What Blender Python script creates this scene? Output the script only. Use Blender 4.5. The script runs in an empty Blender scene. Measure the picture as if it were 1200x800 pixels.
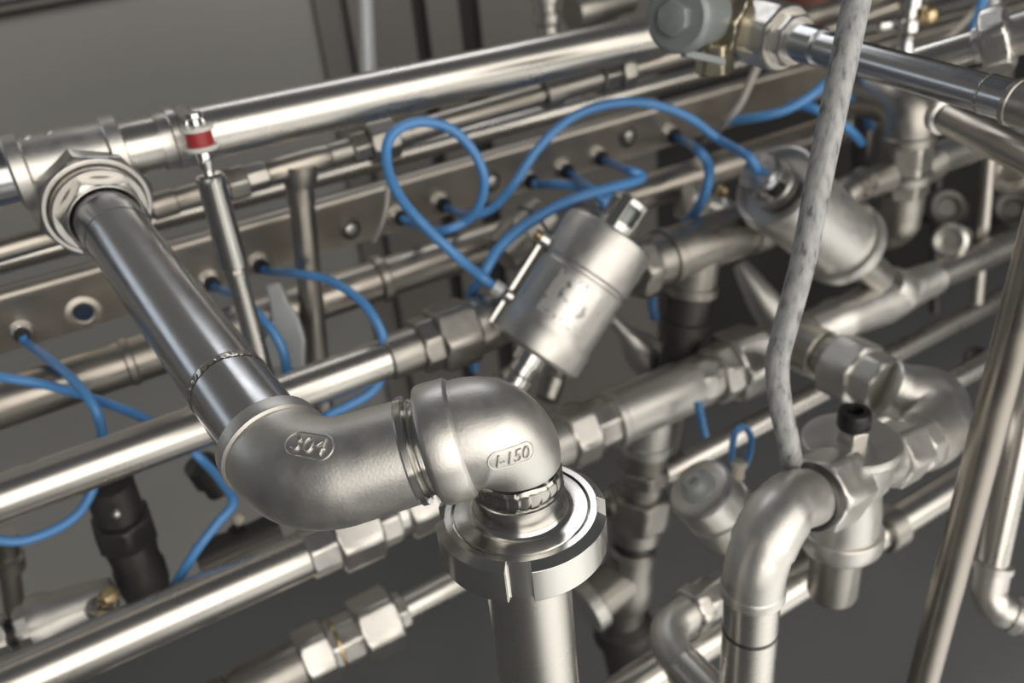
import bpy, bmesh, math, random
from mathutils import Vector, Matrix
from mathutils.bvhtree import BVHTree
random.seed(7)
SC = bpy.context.scene
COL = SC.collection
PI = math.pi
# ------------------------------------------------------------------ camera / world frame
F = 960.0                                    # focal length in pixels of the 1200x800 frame
CAM = Vector((0, 0, 1.35))
def _n(v): return Vector(v).normalized()
_dx = _n((1960, -720, F))                    # pipe direction seen from the camera (right, down, forward)
_dd = _n((183.7, 1780, F))                   # straight down
_dz = -_dd
_dx = (_dx - _dz * _dx.dot(_dz)).normalized()
_R, _D, _F = Vector((1, 0, 0)), Vector((0, 1, 0)), Vector((0, 0, 1))
# camera coords are left handed in (right, down, forward)->use (right, up, back)
def _rub(v): return Vector((v[0], -v[1], -v[2]))
X_c, Z_c = _rub(_dx), _rub(_dz)
Y_c = Z_c.cross(X_c)
M3 = Matrix((X_c, Y_c, Z_c))                 # rows: world axes in camera coords -> maps camera coords to world
XA, YA, ZA = Vector((1, 0, 0)), Vector((0, 1, 0)), Vector((0, 0, 1))
def ray(px, py): return M3 @ Vector(((px - 600) / F, -(py - 400) / F, -1.0))
def W(px, py, d): return CAM + ray(px, py) * d
def Wp(px, py, P0, n):
    r = ray(px, py); return CAM + r * ((P0 - CAM).dot(n) / r.dot(n))
def proj(P):
    c = M3.transposed() @ (P - CAM); return (600 + F * c.x / -c.z, 400 - F * c.y / -c.z, -c.z)
class Line:
    def __init__(s, P, Q): s.P, s.Q = P, Q; s.d = (Q - P).normalized()
    def at(s, px):                            # point of the line seen in picture column px
        c = M3.transposed() @ (s.P - CAM); e = M3.transposed() @ s.d; u = (px - 600) / F
        t = (-u * c.z - c.x) / (e.x + u * e.z); return s.P + s.d * t
    def aty(s, py):
        c = M3.transposed() @ (s.P - CAM); e = M3.transposed() @ s.d; v = -(py - 400) / F
        t = (-v * c.z - c.y) / (e.y + v * e.z); return s.P + s.d * t
    def dep(s, px): return proj(s.at(px))[2]
def run(x1, y1, d1, x2, y2): return Line(W(x1, y1, d1), W(x2, y2, d1 * (2560 - x1) / (2560 - x2)))
# ------------------------------------------------------------------ materials
def mat(name, col, metal=1.0, rough=0.3, noise=0.06, nscale=60, bump=0.0, bscale=400, spec=0.5, streak=None, coat=0):
    m = bpy.data.materials.new(name); m.use_nodes = True
    nt = m.node_tree; b = nt.nodes['Principled BSDF']
    b.inputs['Metallic'].default_value = metal
    b.inputs['Specular IOR Level'].default_value = spec
    b.inputs['Coat Weight'].default_value = coat
    tc = nt.nodes.new('ShaderNodeTexCoord')
    n1 = nt.nodes.new('ShaderNodeTexNoise'); n1.inputs['Scale'].default_value = nscale; n1.inputs['Detail'].default_value = 4
    if streak:
        mp = nt.nodes.new('ShaderNodeMapping'); mp.inputs['Scale'].default_value = streak
        nt.links.new(tc.outputs['Object'], mp.inputs['Vector']); nt.links.new(mp.outputs['Vector'], n1.inputs['Vector'])
    else:
        nt.links.new(tc.outputs['Object'], n1.inputs['Vector'])
    r = nt.nodes.new('ShaderNodeMapRange'); r.inputs[1].default_value = 0.3; r.inputs[2].default_value = 0.7
    r.inputs[3].default_value = max(0.02, rough - noise); r.inputs[4].default_value = rough + noise
    nt.links.new(n1.outputs['Fac'], r.inputs[0]); nt.links.new(r.outputs[0], b.inputs['Roughness'])
    mx = nt.nodes.new('ShaderNodeMix'); mx.data_type = 'RGBA'
    c0 = [max(0, c * (1 - noise * 1.5)) for c in col]; c1 = [min(1, c * (1 + noise * 1.2)) for c in col]
    mx.inputs[6].default_value = (*c0, 1); mx.inputs[7].default_value = (*c1, 1)
    nt.links.new(n1.outputs['Fac'], mx.inputs[0]); nt.links.new(mx.outputs[2], b.inputs['Base Color'])
    if bump:
        n2 = nt.nodes.new('ShaderNodeTexNoise'); n2.inputs['Scale'].default_value = bscale; n2.inputs['Detail'].default_value = 3
        nt.links.new(tc.outputs['Object'], n2.inputs['Vector'])
        bp = nt.nodes.new('ShaderNodeBump'); bp.inputs['Strength'].default_value = bump; bp.inputs['Distance'].default_value = 0.001
        nt.links.new(n2.outputs['Fac'], bp.inputs['Height']); nt.links.new(bp.outputs['Normal'], b.inputs['Normal'])
    return m
PIPE = mat('polished_pipe_steel', (.68, .655, .615), rough=.28, noise=.02, nscale=25)
DARKPIPE = mat('drawn_pipe_steel', (.50, .51, .53), rough=.22, noise=.03, nscale=60, bump=.02, bscale=300)
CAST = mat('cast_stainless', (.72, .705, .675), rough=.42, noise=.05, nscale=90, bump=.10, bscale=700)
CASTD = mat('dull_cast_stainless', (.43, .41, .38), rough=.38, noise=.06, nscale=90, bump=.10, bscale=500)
NUT = mat('machined_nut_steel', (.68, .66, .63), rough=.33, noise=.05, nscale=120, bump=.05, bscale=500)
MACH = mat('turned_steel', (.70, .69, .66), rough=.20, noise=.05, nscale=50, bump=.02, bscale=500)
CHROME = mat('chrome', (.80, .79, .77), rough=.10, noise=.03, nscale=50)
WELD = mat('weld_steel', (.50, .48, .45), rough=.2, noise=.1, nscale=200)
BROWNP = mat('aged_pipe_steel', (.46, .425, .38), rough=.36, noise=.08, nscale=30, bump=.015, bscale=200)
SHEET = mat('box_sheet_steel', (.56, .52, .465), rough=.44, noise=.06, nscale=30, bump=.03, bscale=100)
BLACK = mat('black_plastic', (.018, .018, .02), metal=0, rough=.4, noise=.05)
DSTEEL = mat('blackened_steel', (.10, .095, .09), metal=.7, rough=.42, noise=.06)
BLUE = mat('blue_hose_plastic', (.10, .31, .68), metal=0, rough=.32, noise=.04, coat=.2)
BRASS = mat('brass', (.72, .56, .33), rough=.3, noise=.05)
CREAM = mat('pale_plastic', (.72, .66, .54), metal=0, rough=.4)
RED = mat('red_plastic', (.36, .035, .04), metal=0, rough=.4, noise=.05)
REDD = mat('dull_red_plastic', (.22, .07, .055), metal=0, rough=.5, noise=.05)
GREY = mat('grey_painted_metal', (.30, .33, .33), metal=0.2, rough=.35, noise=.04, bump=.03)
GREYNUT = mat('yellow_passivated_steel', (.52, .47, .36), rough=.33, noise=.06)
PALE = mat('pale_grey_metal', (.60, .62, .62), metal=.3, rough=.45, noise=.05)
WHITE = mat('white_enamel', (.75, .74, .70), metal=0, rough=.35)
HOLE = mat('dark_hole', (.01, .01, .012), metal=0, rough=.6)
CLEAR = mat('clear_grey_hose', (.42, .40, .37), metal=0, rough=.3)
def cable_mat():
    m = bpy.data.materials.new('scuffed_grey_cable'); m.use_nodes = True; nt = m.node_tree; b = nt.nodes['Principled BSDF']
    tc = nt.nodes.new('ShaderNodeTexCoord')
    n = nt.nodes.new('ShaderNodeTexNoise'); n.inputs['Scale'].default_value = 230; n.inputs['Detail'].default_value = 5
    mp = nt.nodes.new('ShaderNodeMapping'); mp.inputs['Scale'].default_value = (1, 1, .35)
    nt.links.new(tc.outputs['Object'], mp.inputs['Vector']); nt.links.new(mp.outputs['Vector'], n.inputs['Vector'])
    r = nt.nodes.new('ShaderNodeValToRGB'); e = r.color_ramp.elements
    e[0].position = .33; e[0].color = (.19, .19, .19, 1); e[1].position = .60; e[1].color = (.50, .51, .51, 1)
    k = e.new(.42); k.color = (.36, .37, .375, 1)
    nt.links.new(n.outputs['Fac'], r.inputs[0]); nt.links.new(r.outputs[0], b.inputs['Base Color'])
    b.inputs['Roughness'].default_value = .5
    bp = nt.nodes.new('ShaderNodeBump'); bp.inputs['Strength'].default_value = .3; bp.inputs['Distance'].default_value = .001
    nt.links.new(n.outputs['Fac'], bp.inputs['Height']); nt.links.new(bp.outputs['Normal'], b.inputs['Normal'])
    return m
CABLE = cable_mat()
def plate_mat():                              # worn printed name plate: bright foil with unreadable dark smudges
    m = bpy.data.materials.new('worn_foil_plate'); m.use_nodes = True; nt = m.node_tree; b = nt.nodes['Principled BSDF']
    tc = nt.nodes.new('ShaderNodeTexCoord')
    n = nt.nodes.new('ShaderNodeTexNoise'); n.inputs['Scale'].default_value = 95; n.inputs['Detail'].default_value = 3
    nt.links.new(tc.outputs['Object'], n.inputs['Vector'])
    r = nt.nodes.new('ShaderNodeValToRGB'); e = r.color_ramp.elements
    e[0].position = .32; e[0].color = (.22, .20, .20, 1); e[1].position = .43; e[1].color = (.84, .82, .79, 1)
    nt.links.new(n.outputs['Fac'], r.inputs[0]); nt.links.new(r.outputs[0], b.inputs['Base Color'])
    b.inputs['Metallic'].default_value = .6; b.inputs['Roughness'].default_value = .3
    return m
PLATE = plate_mat()
def plain(name, c1, c2, scale, rough=.8, bump=0.0):
    m = mat(name, c1, metal=0, rough=rough, noise=.04, nscale=scale, bump=bump, bscale=scale * 8, spec=.3)
    mx = [n for n in m.node_tree.nodes if n.type == 'MIX'][0]
    mx.inputs[6].default_value = (*c1, 1); mx.inputs[7].default_value = (*c2, 1)
    return m
FLOORM = plain('sealed_concrete', (.135, .14, .145), (.20, .205, .21), 3.0, rough=.5)
WALLM = plain('grey_plaster', (.25, .25, .243), (.35, .35, .338), 2.2, rough=.8)
PANELM = plain('taupe_panel', (.15, .14, .13), (.19, .18, .17), 3, rough=.6)
DARKM = plain('dark_gap_paint', (.02, .02, .02), (.035, .035, .035), 4, rough=.7)
# ------------------------------------------------------------------ mesh builder
def frame(d, ref=None):
    d = d.normalized()
    if ref is None: ref = ZA if abs(d.dot(ZA)) < .9 else YA
    u = (ref - d * ref.dot(d)).normalized(); v = d.cross(u)
    return u, v
class MB:
    def __init__(s): s.v, s.f = [], []
    def ring(s, c, u, v, r, n, fn=None):
        b = len(s.v)
        for i in range(n):
            a = 2 * PI * i / n; q = r if fn is None else fn(a, r)
            s.v.append(c + u * (q * math.cos(a)) + v * (q * math.sin(a)))
        return b
    def bridge(s, a, b, n):
        for i in range(n):
            j = (i + 1) % n; s.f.append((a + i, a + j, b + j, b + i))
    def cap(s, a, n, flip):
        f = tuple(range(a, a + n)); s.f.append(f[::-1] if flip else f)
    def lathe(s, P, Q, prof, n=40, ref=None, fn=None, closed=False):
        """prof: (h along P->Q in metres, radius)."""
        d = (Q - P).normalized(); u, v = frame(d, ref); rs = []
        for h, r in prof: rs.append(s.ring(P + d * h, u, v, max(r, 1e-5), n, fn))
        for a, b in zip(rs, rs[1:]): s.bridge(a, b, n)
        if closed: s.bridge(rs[-1], rs[0], n)
        else: s.cap(rs[0], n, True); s.cap(rs[-1], n, False)
        return s
    def cyl(s, P, Q, r, n=32, ch=None, r2=None):
        L = (Q - P).length; r2 = r if r2 is None else r2; ch = min(r, r2) * .06 if ch is None else ch; ch = min(ch, L * .3)
        return s.lathe(P, Q, [(0, r - ch), (ch, r), (L - ch, r2), (L, r2 - ch)], n)
    def prism(s, P, Q, R, sides=6, ch=.12, ref=None, rot=0.0):
        """hexagon with turned (conical) corners at both faces."""
        d = (Q - P).normalized(); L = (Q - P).length; u, v = frame(d, ref)
        u2 = u * math.cos(rot) + v * math.sin(rot); v2 = d.cross(u2)
        k = 8; n = sides * k; ap = R * math.cos(PI / sides)
        def fn(lim):
            def g(a, r):
                t = (a % (2 * PI / sides)) - PI / sides
                return min(ap / math.cos(t), lim)
            return g
        c = R * ch; rs = []
        for h, lim in ((0, ap * .97), (c * .5, ap + (R - ap) * .55), (c, R * 1.01), (L - c, R * 1.01), (L - c * .5, ap + (R - ap) * .55), (L, ap * .97)):
            rs.append(s.ring(P + d * h, u2, v2, R, n, fn(lim)))
        for a, b in zip(rs, rs[1:]): s.bridge(a, b, n)
        s.cap(rs[0], n, True); s.cap(rs[-1], n, False)
        return s
    def sweep(s, pts, rad, n=24, ref=None, caps=True):
        if not isinstance(rad, (list, tuple)): rad = [rad] * len(pts)
        t0 = (pts[1] - pts[0]).normalized(); u, v = frame(t0, ref); rs = []; prev = t0
        for i, p in enumerate(pts):
            if i == 0: t = t0
            elif i == len(pts) - 1: t = (pts[i] - pts[i - 1])
            else: t = (pts[i + 1] - pts[i - 1])
            if t.length < 1e-9: t = prev
            t = t.normalized()
            q = prev.rotation_difference(t); u = (q @ u); u = (u - t * u.dot(t)).normalized(); v = t.cross(u); prev = t
            rs.append(s.ring(p, u, v, rad[i], n))
        for a, b in zip(rs, rs[1:]): s.bridge(a, b, n)
        if caps: s.cap(rs[0], n, True); s.cap(rs[-1], n, False)
        return s
    def box(s, c, ex, ey, ez):
        b = len(s.v)
        for k in (-1, 1):
            for i, j in ((-1, -1), (1, -1), (1, 1), (-1, 1)): s.v.append(c + ex * i + ey * j + ez * k)
        for q in ((3, 2, 1, 0), (4, 5, 6, 7), (0, 1, 5, 4), (1, 2, 6, 5), (2, 3, 7, 6), (3, 0, 4, 7)): s.f.append(tuple(b + i for i in q))
        return s
    def extrude(s, poly, off):
        b = len(s.v); n = len(poly)
        s.v += list(poly) + [p + off for p in poly]
        s.f.append(tuple(range(b, b + n))[::-1]); s.f.append(tuple(range(b + n, b + 2 * n)))
        for i in range(n):
            j = (i + 1) % n; s.f.append((b + i, b + j, b + n + j, b + n + i))
        return s
    def ball(s, c, r, d=None, n=20, flat=1.0):
        d = ZA if d is None else d.normalized(); k = n // 2
        pr = [(r * flat * (1 - math.cos(PI * i / k)), max(r * math.sin(PI * i / k), r * .03)) for i in range(k + 1)]
        return s.lathe(c - d * r * flat, c, pr, n)
    def build(s, name, m, parent=None, bevel=0.0, ang=35):
        c = sum(s.v, Vector()) / len(s.v)
        me = bpy.data.meshes.new(name); me.from_pydata([p - c for p in s.v], [], s.f)
        bm = bmesh.new(); bm.from_mesh(me); bmesh.ops.recalc_face_normals(bm, faces=bm.faces); bm.to_mesh(me); bm.free()
        for p in me.polygons: p.use_smooth = True
        me.set_sharp_from_angle(angle=math.radians(ang)); me.materials.append(m)
        o = bpy.data.objects.new(name, me); COL.objects.link(o)
        if parent is not None: o.parent = parent; o.location = c - wloc(parent)
        else: o.location = c
        if bevel:
            b = o.modifiers.new('edge', 'BEVEL'); b.width = bevel; b.segments = 2; b.limit_method = 'ANGLE'; b.angle_limit = math.radians(40)
        return o
def wloc(o):
    p = Vector(o.location)
    while o.parent is not None: o = o.parent; p += o.location
    return p
def tag(o, label, cat, group=None, kind=None):
    o['label'] = label; o['category'] = cat
    if group: o['group'] = group
    if kind: o['kind'] = kind
    return o
def empty(name, loc, label, cat, group=None):
    o = bpy.data.objects.new(name, None); COL.objects.link(o); o.location = loc; o.empty_display_size = .02
    return tag(o, label, cat, group)
def struct(o): o['kind'] = 'structure'; return o
def bend(A, K, B, r, n=20):
    """A -> K -> B with the corner at K rounded to radius r."""
    a = (A - K).normalized(); b = (B - K).normalized(); th = PI - a.angle(b); t = r * math.tan(th / 2)
    s, e = K + a * t, K + b * t; cdir = (a + b).normalized(); c = K + cdir * math.hypot(r, t)
    out = []; p, q = s - c, e - c; ax = p.cross(q).normalized()
    for i in range(n + 1): out.append(c + Matrix.Rotation(th * i / n, 3, ax) @ p)
    return out
def spline(pts, k=10):
    out = []; n = len(pts)
    for i in range(n - 1):
        p0, p1, p2, p3 = pts[max(i - 1, 0)], pts[i], pts[i + 1], pts[min(i + 2, n - 1)]
        for j in range(k):
            t = j / k
            out.append(.5 * ((2 * p1) + (p2 - p0) * t + (2 * p0 - 5 * p1 + 4 * p2 - p3) * t * t + (3 * p1 - p0 - 3 * p2 + p3) * t ** 3))
    out.append(pts[-1]); return out
def weldring(P, d, R, w, h, n=240, waves=30, rip=.4):
    """a bead of overlapping scales round a pipe."""
    m = MB(); u, v = frame(d); rows = 9; rs = []
    for k in range(rows):
        s = k / (rows - 1) * 2 - 1; b = len(m.v)
        for i in range(n):
            a = 2 * PI * i / n; ph = (a * waves / (2 * PI) + .55 * s * s) % 1.0
            r = R + h * math.sqrt(max(0, 1 - s * s)) * (1 - rip + rip * ph) - .0004 * (abs(s) > .98)
            m.v.append(P + d * (s * w * (.9 + .1 * math.sin(a * 7))) + u * (r * math.cos(a)) + v * (r * math.sin(a)))
        rs.append(b)
    for a, b in zip(rs, rs[1:]): m.bridge(a, b, n)
    return m
# ------------------------------------------------------------------ pipe runs of the rack
TOP = run(160, 173, .655, 700, 56)
SECOND = run(190, 239, .715, 560, 132)
RAIL = run(0, 306, .80, 704, 118)
BOX = run(0, 349, .755, 771, 129)
BROWN = run(0, 474, .73, 450, 326)
MID = run(0, 584, .62, 400, 439)
BOT = run(60, 780, .64, 1140, 305)
LOWA = run(510, 694, .86, 1114, 380)
LOWB = run(1131, 438, 1.08, 1190, 407)
LOWC = run(933, 685, .84, 1082, 592)
def r_at(line, px, w): return w * .5 * line.dep(px) / F          # radius for a perpendicular pixel width w
def pipe(line, x0, x1, w, wx, m, label, ext0=0, ext1=0, n=40):
    r = r_at(line, wx, w); P, Q = line.at(x0) - line.d * ext0, line.at(x1) + line.d * ext1
    o = MB().cyl(P, Q, r, n, ch=.0006).build('pipe', m); return tag(o, label, 'pipe'), r
def nuts(line, specs, name='hex_nut', m=NUT):
    out = []
    for x0, x1, w, kind in specs:
        P, Q = line.at(x0), line.at(x1); R = w * .5 * line.dep((x0 + x1) / 2) / F; mb = MB()
        if kind == 'h': mb.prism(P, Q, R * 1.06, ref=ZA, rot=.35)
        elif kind == 'o': mb.prism(P, Q, R * 1.03, sides=8, ref=ZA, rot=.2)
        else: mb.cyl(P, Q, R, 36, ch=R * .08)
        out.append((mb, kind))
    return out
def fitting(line, specs, label, cat='pipe union', name='pipe_union', m=NUT):
    """a screwed fitting made of nuts (h hexagon, o octagon) and turned rings (c) set along a pipe."""
    t = empty(name, line.at(specs[0][0]), label, cat)
    for mb, k in nuts(line, specs): mb.build({'h': 'hex_nut', 'o': 'octagon_end', 'c': 'collar'}[k], m, t)
    return t
# --- the setting
def quad(name, P, ex, ey, m, th):
    n = ex.cross(ey).normalized() * th
    return struct(MB().box(P - n, ex, ey, n).build(name, m))
FLOOR_Z = 0.0
struct(MB().box(Vector((.8, .9, -.05)), Vector((4.2, 0, 0)), Vector((0, 4.4, 0)), Vector((0, 0, .05))).build('floor', FLOORM))
YW = 1.62
struct(MB().box(Vector((.8, YW + .05, 1.6)), Vector((4.2, 0, 0)), Vector((0, .05, 0)), Vector((0, 0, 1.6))).build('wall_back', WALLM))
# ================================================================== FRONT ASSEMBLY
# vertical drop pipe, its slotted union and the two cast elbows
V0 = W(623.5, 720, .478)
ru = .02415
Vax = Line(V0, V0 + ZA)
def vy(py): return Vax.aty(py)
Cc = vy(494)                                  # corner of the upper elbow
Bc = W(352, 567, .415)                     # corner of the 304 elbow, level with the other
Tt = TOP.at(99)                               # tee centre on the large pipe
o = MB().cyl(Vector((V0.x, V0.y, 0)), vy(655), ru, 56).build('pipe', PIPE)
tag(o, 'wide upright steel pipe below the slotted round union nut', 'pipe')
# union: nut with four slots, liner with raised neck, weld
un = empty('slotted_union', vy(690), 'bright slotted round union nut around a flat liner, under the front elbow', 'pipe union')
nutT = vy(594).z; Rn = .0462; Hn = .0245
n = 160; m = MB(); u, v = YA * -1, XA
base = Vector((V0.x, V0.y, nutT))
a0 = math.atan2((Wp(604, 668, base - YA * Rn, YA) - base).dot(v), (Wp(610, 668, base - YA * Rn, YA) - base).dot(u)) 
def nutR(a, R, depth=.0052, half=.145):
    for k in range(4):
        t = (a - a0 - k * PI / 2 + PI) % (2 * PI) - PI
        if abs(t) < half: return min(R, Rn - depth)
    return R
angs = []
for k in range(4):
    c = a0 + k * PI / 2
    for t in [-.1465, -.1435] + [-.14 + .28 * i / 8 for i in range(9)] + [.1435, .1465] + [.15 + (PI / 2 - .30) * i / 26 for i in range(27)]: angs.append(c + t)
n = len(angs)
prof = [(0, .0375, 0), (0, .0412, 1), (-.0032, Rn, 1), (-Hn + .002, Rn, 1), (-Hn, Rn - .0018, 1), (-Hn, .026, 0), (-.008, .026, 0), (-.008, .0375, 0)]
rs = []
for h, R, sl in prof:
    b = len(m.v)
    for a in angs:
        r = nutR(a, R) if sl else R
        m.v.append(base + ZA * h + u * (r * math.cos(a)) + v * (r * math.sin(a)))
    rs.append(b)
for a, b in zip(rs, rs[1:]): m.bridge(a, b, n)
m.bridge(rs[-1], rs[0], n)
m.build('union_nut', MACH, un, bevel=.0003, ang=25)
rl = .0365; rk = .0245
lp = [(-.007, rl - .001), (-.001, rl), (-.0004, rl - .0006), (-.0002, rl - .004), (-.0002, rk + .0042), (.0004, rk + .0020), (.0018, rk + .0005), (.004, rk), (.0150, rk), (.0158, rk - .0012), (.0158, .012)]
MB().lathe(base, base + ZA, lp, 96).build('liner', MACH, un)
neckz = base.z + .0205
weldring(Vector((V0.x, V0.y, neckz + .0010)), ZA, .0234, .0066, .0010, waves=26, rip=.55).build('weld_bead', WELD, un, ang=60)
# elbow 2 (upper): from the threaded socket down into the neck
dirB = (Bc - Cc).normalized()
re = .0292
E2path = [Cc + dirB * .058] + bend(Cc + dirB * .1, Cc, Cc - ZA * .1, .0215, 28)
# socket band ends at the picture column 545
E2 = empty('pipe_elbow', vy(560), 'upper cast steel elbow with oval casting mark, turning down into the round union', 'pipe elbow')
L2 = Line(Cc, Bc)
sA, sB = L2.at(503), L2.at(542)
dS = (sB - sA).length
sock = MB().lathe(sB, sA, [(-.001, re * .97), (.0010, re + .0014), (.0022, re + .0022), (dS - .003, re + .0024), (dS - .001, re + .0018), (dS, re + .0010), (dS, .0262), (dS - .012, .0255)], 72)
body = MB().sweep([sB + (sA - sB).normalized() * .002] + E2path[1:], [re - .0054 * max(0, (i - 10)) / (len(E2path) - 11) for i in range(len(E2path))], 72)
E2b = body.build('bent_body', CAST, E2); sock.build('socket_rim', CAST, E2)
# elbow 1 ("304"): from the diagonal pipe round to the male thread
K1 = Bc
diag = Line(W(148, 288, .588), K1)
dirT = (W(148, 288, .588) - K1).normalized()
r1 = .0262
E1 = empty('pipe_elbow', K1, 'lower cast steel elbow with raised 304 mark, at the end of the sloping pipe', 'pipe elbow')
mS = L2.at(478)
pe = bend(K1 + dirT, K1, mS, .044, 30)
inl = pe[0] + dirT * .0005
p1 = [inl] + pe + [L2.at(480)]
rr = [r1 + .0016] + [r1 + .0016 + .0012 * math.sin(PI * i / 30) for i in range(31)] + [r1 + .0008]
E1b = MB().sweep(p1, rr, 72).build('bent_body', CAST, E1)
Lr = .014
MB().lathe(inl - dirT * .0005, inl + dirT, [(0, r1 + .0005), (.0012, r1 + .0034), (.0025, r1 + .0036), (.0105, r1 + .0028), (.0122, r1 + .0012), (.0130, r1 - .002)], 72).build('inlet_rim', CAST, E1)
# thread between the elbows
th = L2.d * -1
thd = (Cc - K1).normalized()
S0 = L2.at(478); Lt = (L2.at(522) - S0).length; pr = [(0, r1 + .0008), (.002, r1 + .0012), (.003, r1 - .0003)]
x = .0034
pr = [(0, r1 - .002), (0, r1 + .0004), (.0015, r1 + .0020), (.0045, r1 + .0020), (.0052, r1 + .0004)]
x = .0056
while x < Lt - .003:
    pr += [(x, r1 - .0016), (x + .0009, r1 - .0002), (x + .0016, r1 - .0002), (x + .0024, r1 - .0016)]; x += .0028
MB().lathe(S0, S0 + thd, pr, 72).build('male_thread', MACH, E1)
# sloping pipe
rd = .0236
Pa = diag.at(140); Pe = inl + dirT * .0125
dp = tag(MB().cyl(diag.at(139), Pe, rd, 64, ch=.0004).build('pipe', DARKPIPE), 'thick grey pipe sloping from the hex union down to the 304 elbow', 'pipe')
for xy, wd in (((274, 455), .0014), ):
    Pw = diag.at(270)
    weldring(Pw, dirT, rd - .0002, .0042, .0008, waves=34, rip=.7).build('weld_bead', WELD, dp, ang=60)
weldring(Pe - dirT * .0005, dirT, rd - .0004, .0018, .0010, waves=36).build('weld_bead', WELD, dp, ang=60)
# hex union at the tee
tu = empty('pipe_union', Tt, 'big octagonal union nut where the sloping pipe meets the large tee', 'pipe union')
Ud = dirT * -1                                # towards the camera
def on(px, py):                               # along the diagonal axis by picture column
    return diag.at(px)
u0, u1 = diag.at(96), diag.at(116)
Ru = 70 * .60 / F
def bored(P, Q, Ro, Ri, sides, rot):
    m = MB(); d = (Q - P).normalized(); L = (Q - P).length; u, v = frame(d); u2 = u * math.cos(rot) + v * math.sin(rot); v2 = d.cross(u2)
    k = 8; n = sides * k; ap = Ro * math.cos(PI / sides)
    def g(lim): return lambda a, r: min(ap / math.cos((a % (2 * PI / sides)) - PI / sides), lim)
    c = Ro * .09; rs = []
    for h, lim in ((0, ap * .97), (c * .6, ap + (Ro - ap) * .6), (c, Ro * 1.01), (L - c, Ro * 1.01), (L - c * .6, ap + (Ro - ap) * .5), (L - .0006, ap * .985), (L, ap * .97)): rs.append(m.ring(P + d * h, u2, v2, Ro, n, g(lim)))
    rs.append(m.ring(P + d * L, u2, v2, Ri + .0012, n)); rs.append(m.ring(P + d * (L - .0015), u2, v2, Ri, n)); rs.append(m.ring(P + d * (L * .35), u2, v2, Ri, n))
    for a, b in zip(rs, rs[1:]): m.bridge(a, b, n)
    m.cap(rs[0], n, True); m.cap(rs[-1], n, False)
    return m
bored(u0, u1, Ru, Ru * .80, 8, .15).build('union_nut', NUT, tu, bevel=.0004)
bored(diag.at(100), diag.at(119), Ru * .79, Ru * .64, 64, 0).build('swivel_ring', NUT, tu)
bored(diag.at(108), diag.at(126), Ru * .74, Ru * .575, 6, .3).build('hex_end', NUT, tu, bevel=.0004)
MB().cyl(diag.at(108), diag.at(141), rd * 1.02, 64, ch=.0006).build('pipe_stub', DARKPIPE, tu)
# tee on the large pipe
tee = empty('pipe_tee', Tt, 'big cast tee on the large pipe behind the octagonal union nut', 'pipe tee')
rt = 72 * .5 * .66 / F
A_, B_ = TOP.at(14), TOP.at(146); Lm = (B_ - A_).length
m = MB().lathe(A_, B_, [(0, rt * .8), (0, rt * 1.1), (.002, rt * 1.16), (.011, rt * 1.16), (.013, rt * 1.0), (Lm * .3, rt), (Lm * .5, rt * 1.04), (Lm * .7, rt), (Lm - .013, rt * 1.0), (Lm - .011, rt * 1.13), (Lm - .001, rt * 1.14), (Lm, rt * 1.05), (Lm, rt * .8)], 64)
Tb = Tt
bd = (diag.at(92) - Tb); Lb = bd.length
m.lathe(Tb, Tb + bd, [(0, rt * 1.02), (Lb * .35, rt * 1.02), (Lb * .5, rt * .98), (Lb * .8, rt * 1.0), (Lb * .98, rt * 1.0)], 64)
m.build('tee_body', CAST, tee)
for px, q in ((45, .55), (70, .6)):
    c = TOP.at(px) + (ZA * .93 - YA * .1).normalized() * rt * 1.0
    MB().ball(c, .0035, ZA, 14, .5).build('cast_stud', CAST, tee)
# large pipe
pl, rtop = pipe(TOP, 140, 800, 57.5, 400, PIPE, 'large bright pipe running along the top from the cast tee', 0, .02)
o, _ = pipe(TOP, -40, 20, 57.5, 400, DARKPIPE, 'short end of the large pipe at the far left of the cast tee', .25, 0)
# clamp on the large pipe and hanging rod with red sleeve
cl = empty('pipe_clamp', TOP.at(215), 'narrow ribbed clamp around the large pipe beside the red sleeve', 'clamp')
A_, B_ = TOP.at(186), TOP.at(224); L = (B_ - A_).length
MB().lathe(A_, B_, [(0, rtop), (0, rtop * 1.05), (.004, rtop * 1.07), (L * .35, rtop * 1.07), (L * .4, rtop * 1.16), (L * .62, rtop * 1.16), (L * .68, rtop * 1.08), (L * .8, rtop * 1.14), (L * .95, rtop * 1.12), (L, rtop)], 48).build('band', NUT, cl)
RP = W(233, 160, .625)
def rp(py): 
    return Line(RP, RP + ZA).aty(py)
lug = MB(); a = rp(150); 
MB().cyl(rp(146) + YA * .045, rp(146) + YA * .0, .0075, 20).build('lug', CHROME, cl)
rod = empty('sampling_rod', rp(400), 'slim polished rod with red sleeve hanging in front of the large pipe', 'rod')
k = .625 / F
def lathe_py(specs, axis, n=28):
    """specs: (picture row, pixel width) down a vertical axis."""
    P = axis.aty(specs[0][0]); pr = []
    for py, w in specs: q = axis.aty(py); pr.append(((q - P).length, w * .5 * proj(q)[2] / F))
    return MB().lathe(P, axis.aty(specs[-1][0]), pr, n)
RAX = Line(RP, RP + ZA)
lathe_py([(131, 10), (132, 20), (137, 22), (139, 17), (147, 17)], RAX).build('cap_screw', CHROME, rod)
lathe_py([(147, 26), (147.5, 37), (150, 39), (152.5, 37), (153, 26)], RAX).build('flange', WHITE, rod)
lathe_py([(151, 28), (152, 31), (170, 31), (171, 29)], RAX).build('red_sleeve', RED, rod)
lathe_py([(169.5, 26), (170, 37), (172.5, 40), (175, 37), (175.5, 26)], RAX).build('flange', WHITE, rod)
lathe_py([(174, 14), (180, 20), (192, 18), (196, 14), (205, 14)], RAX).build('neck', CHROME, rod)
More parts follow.
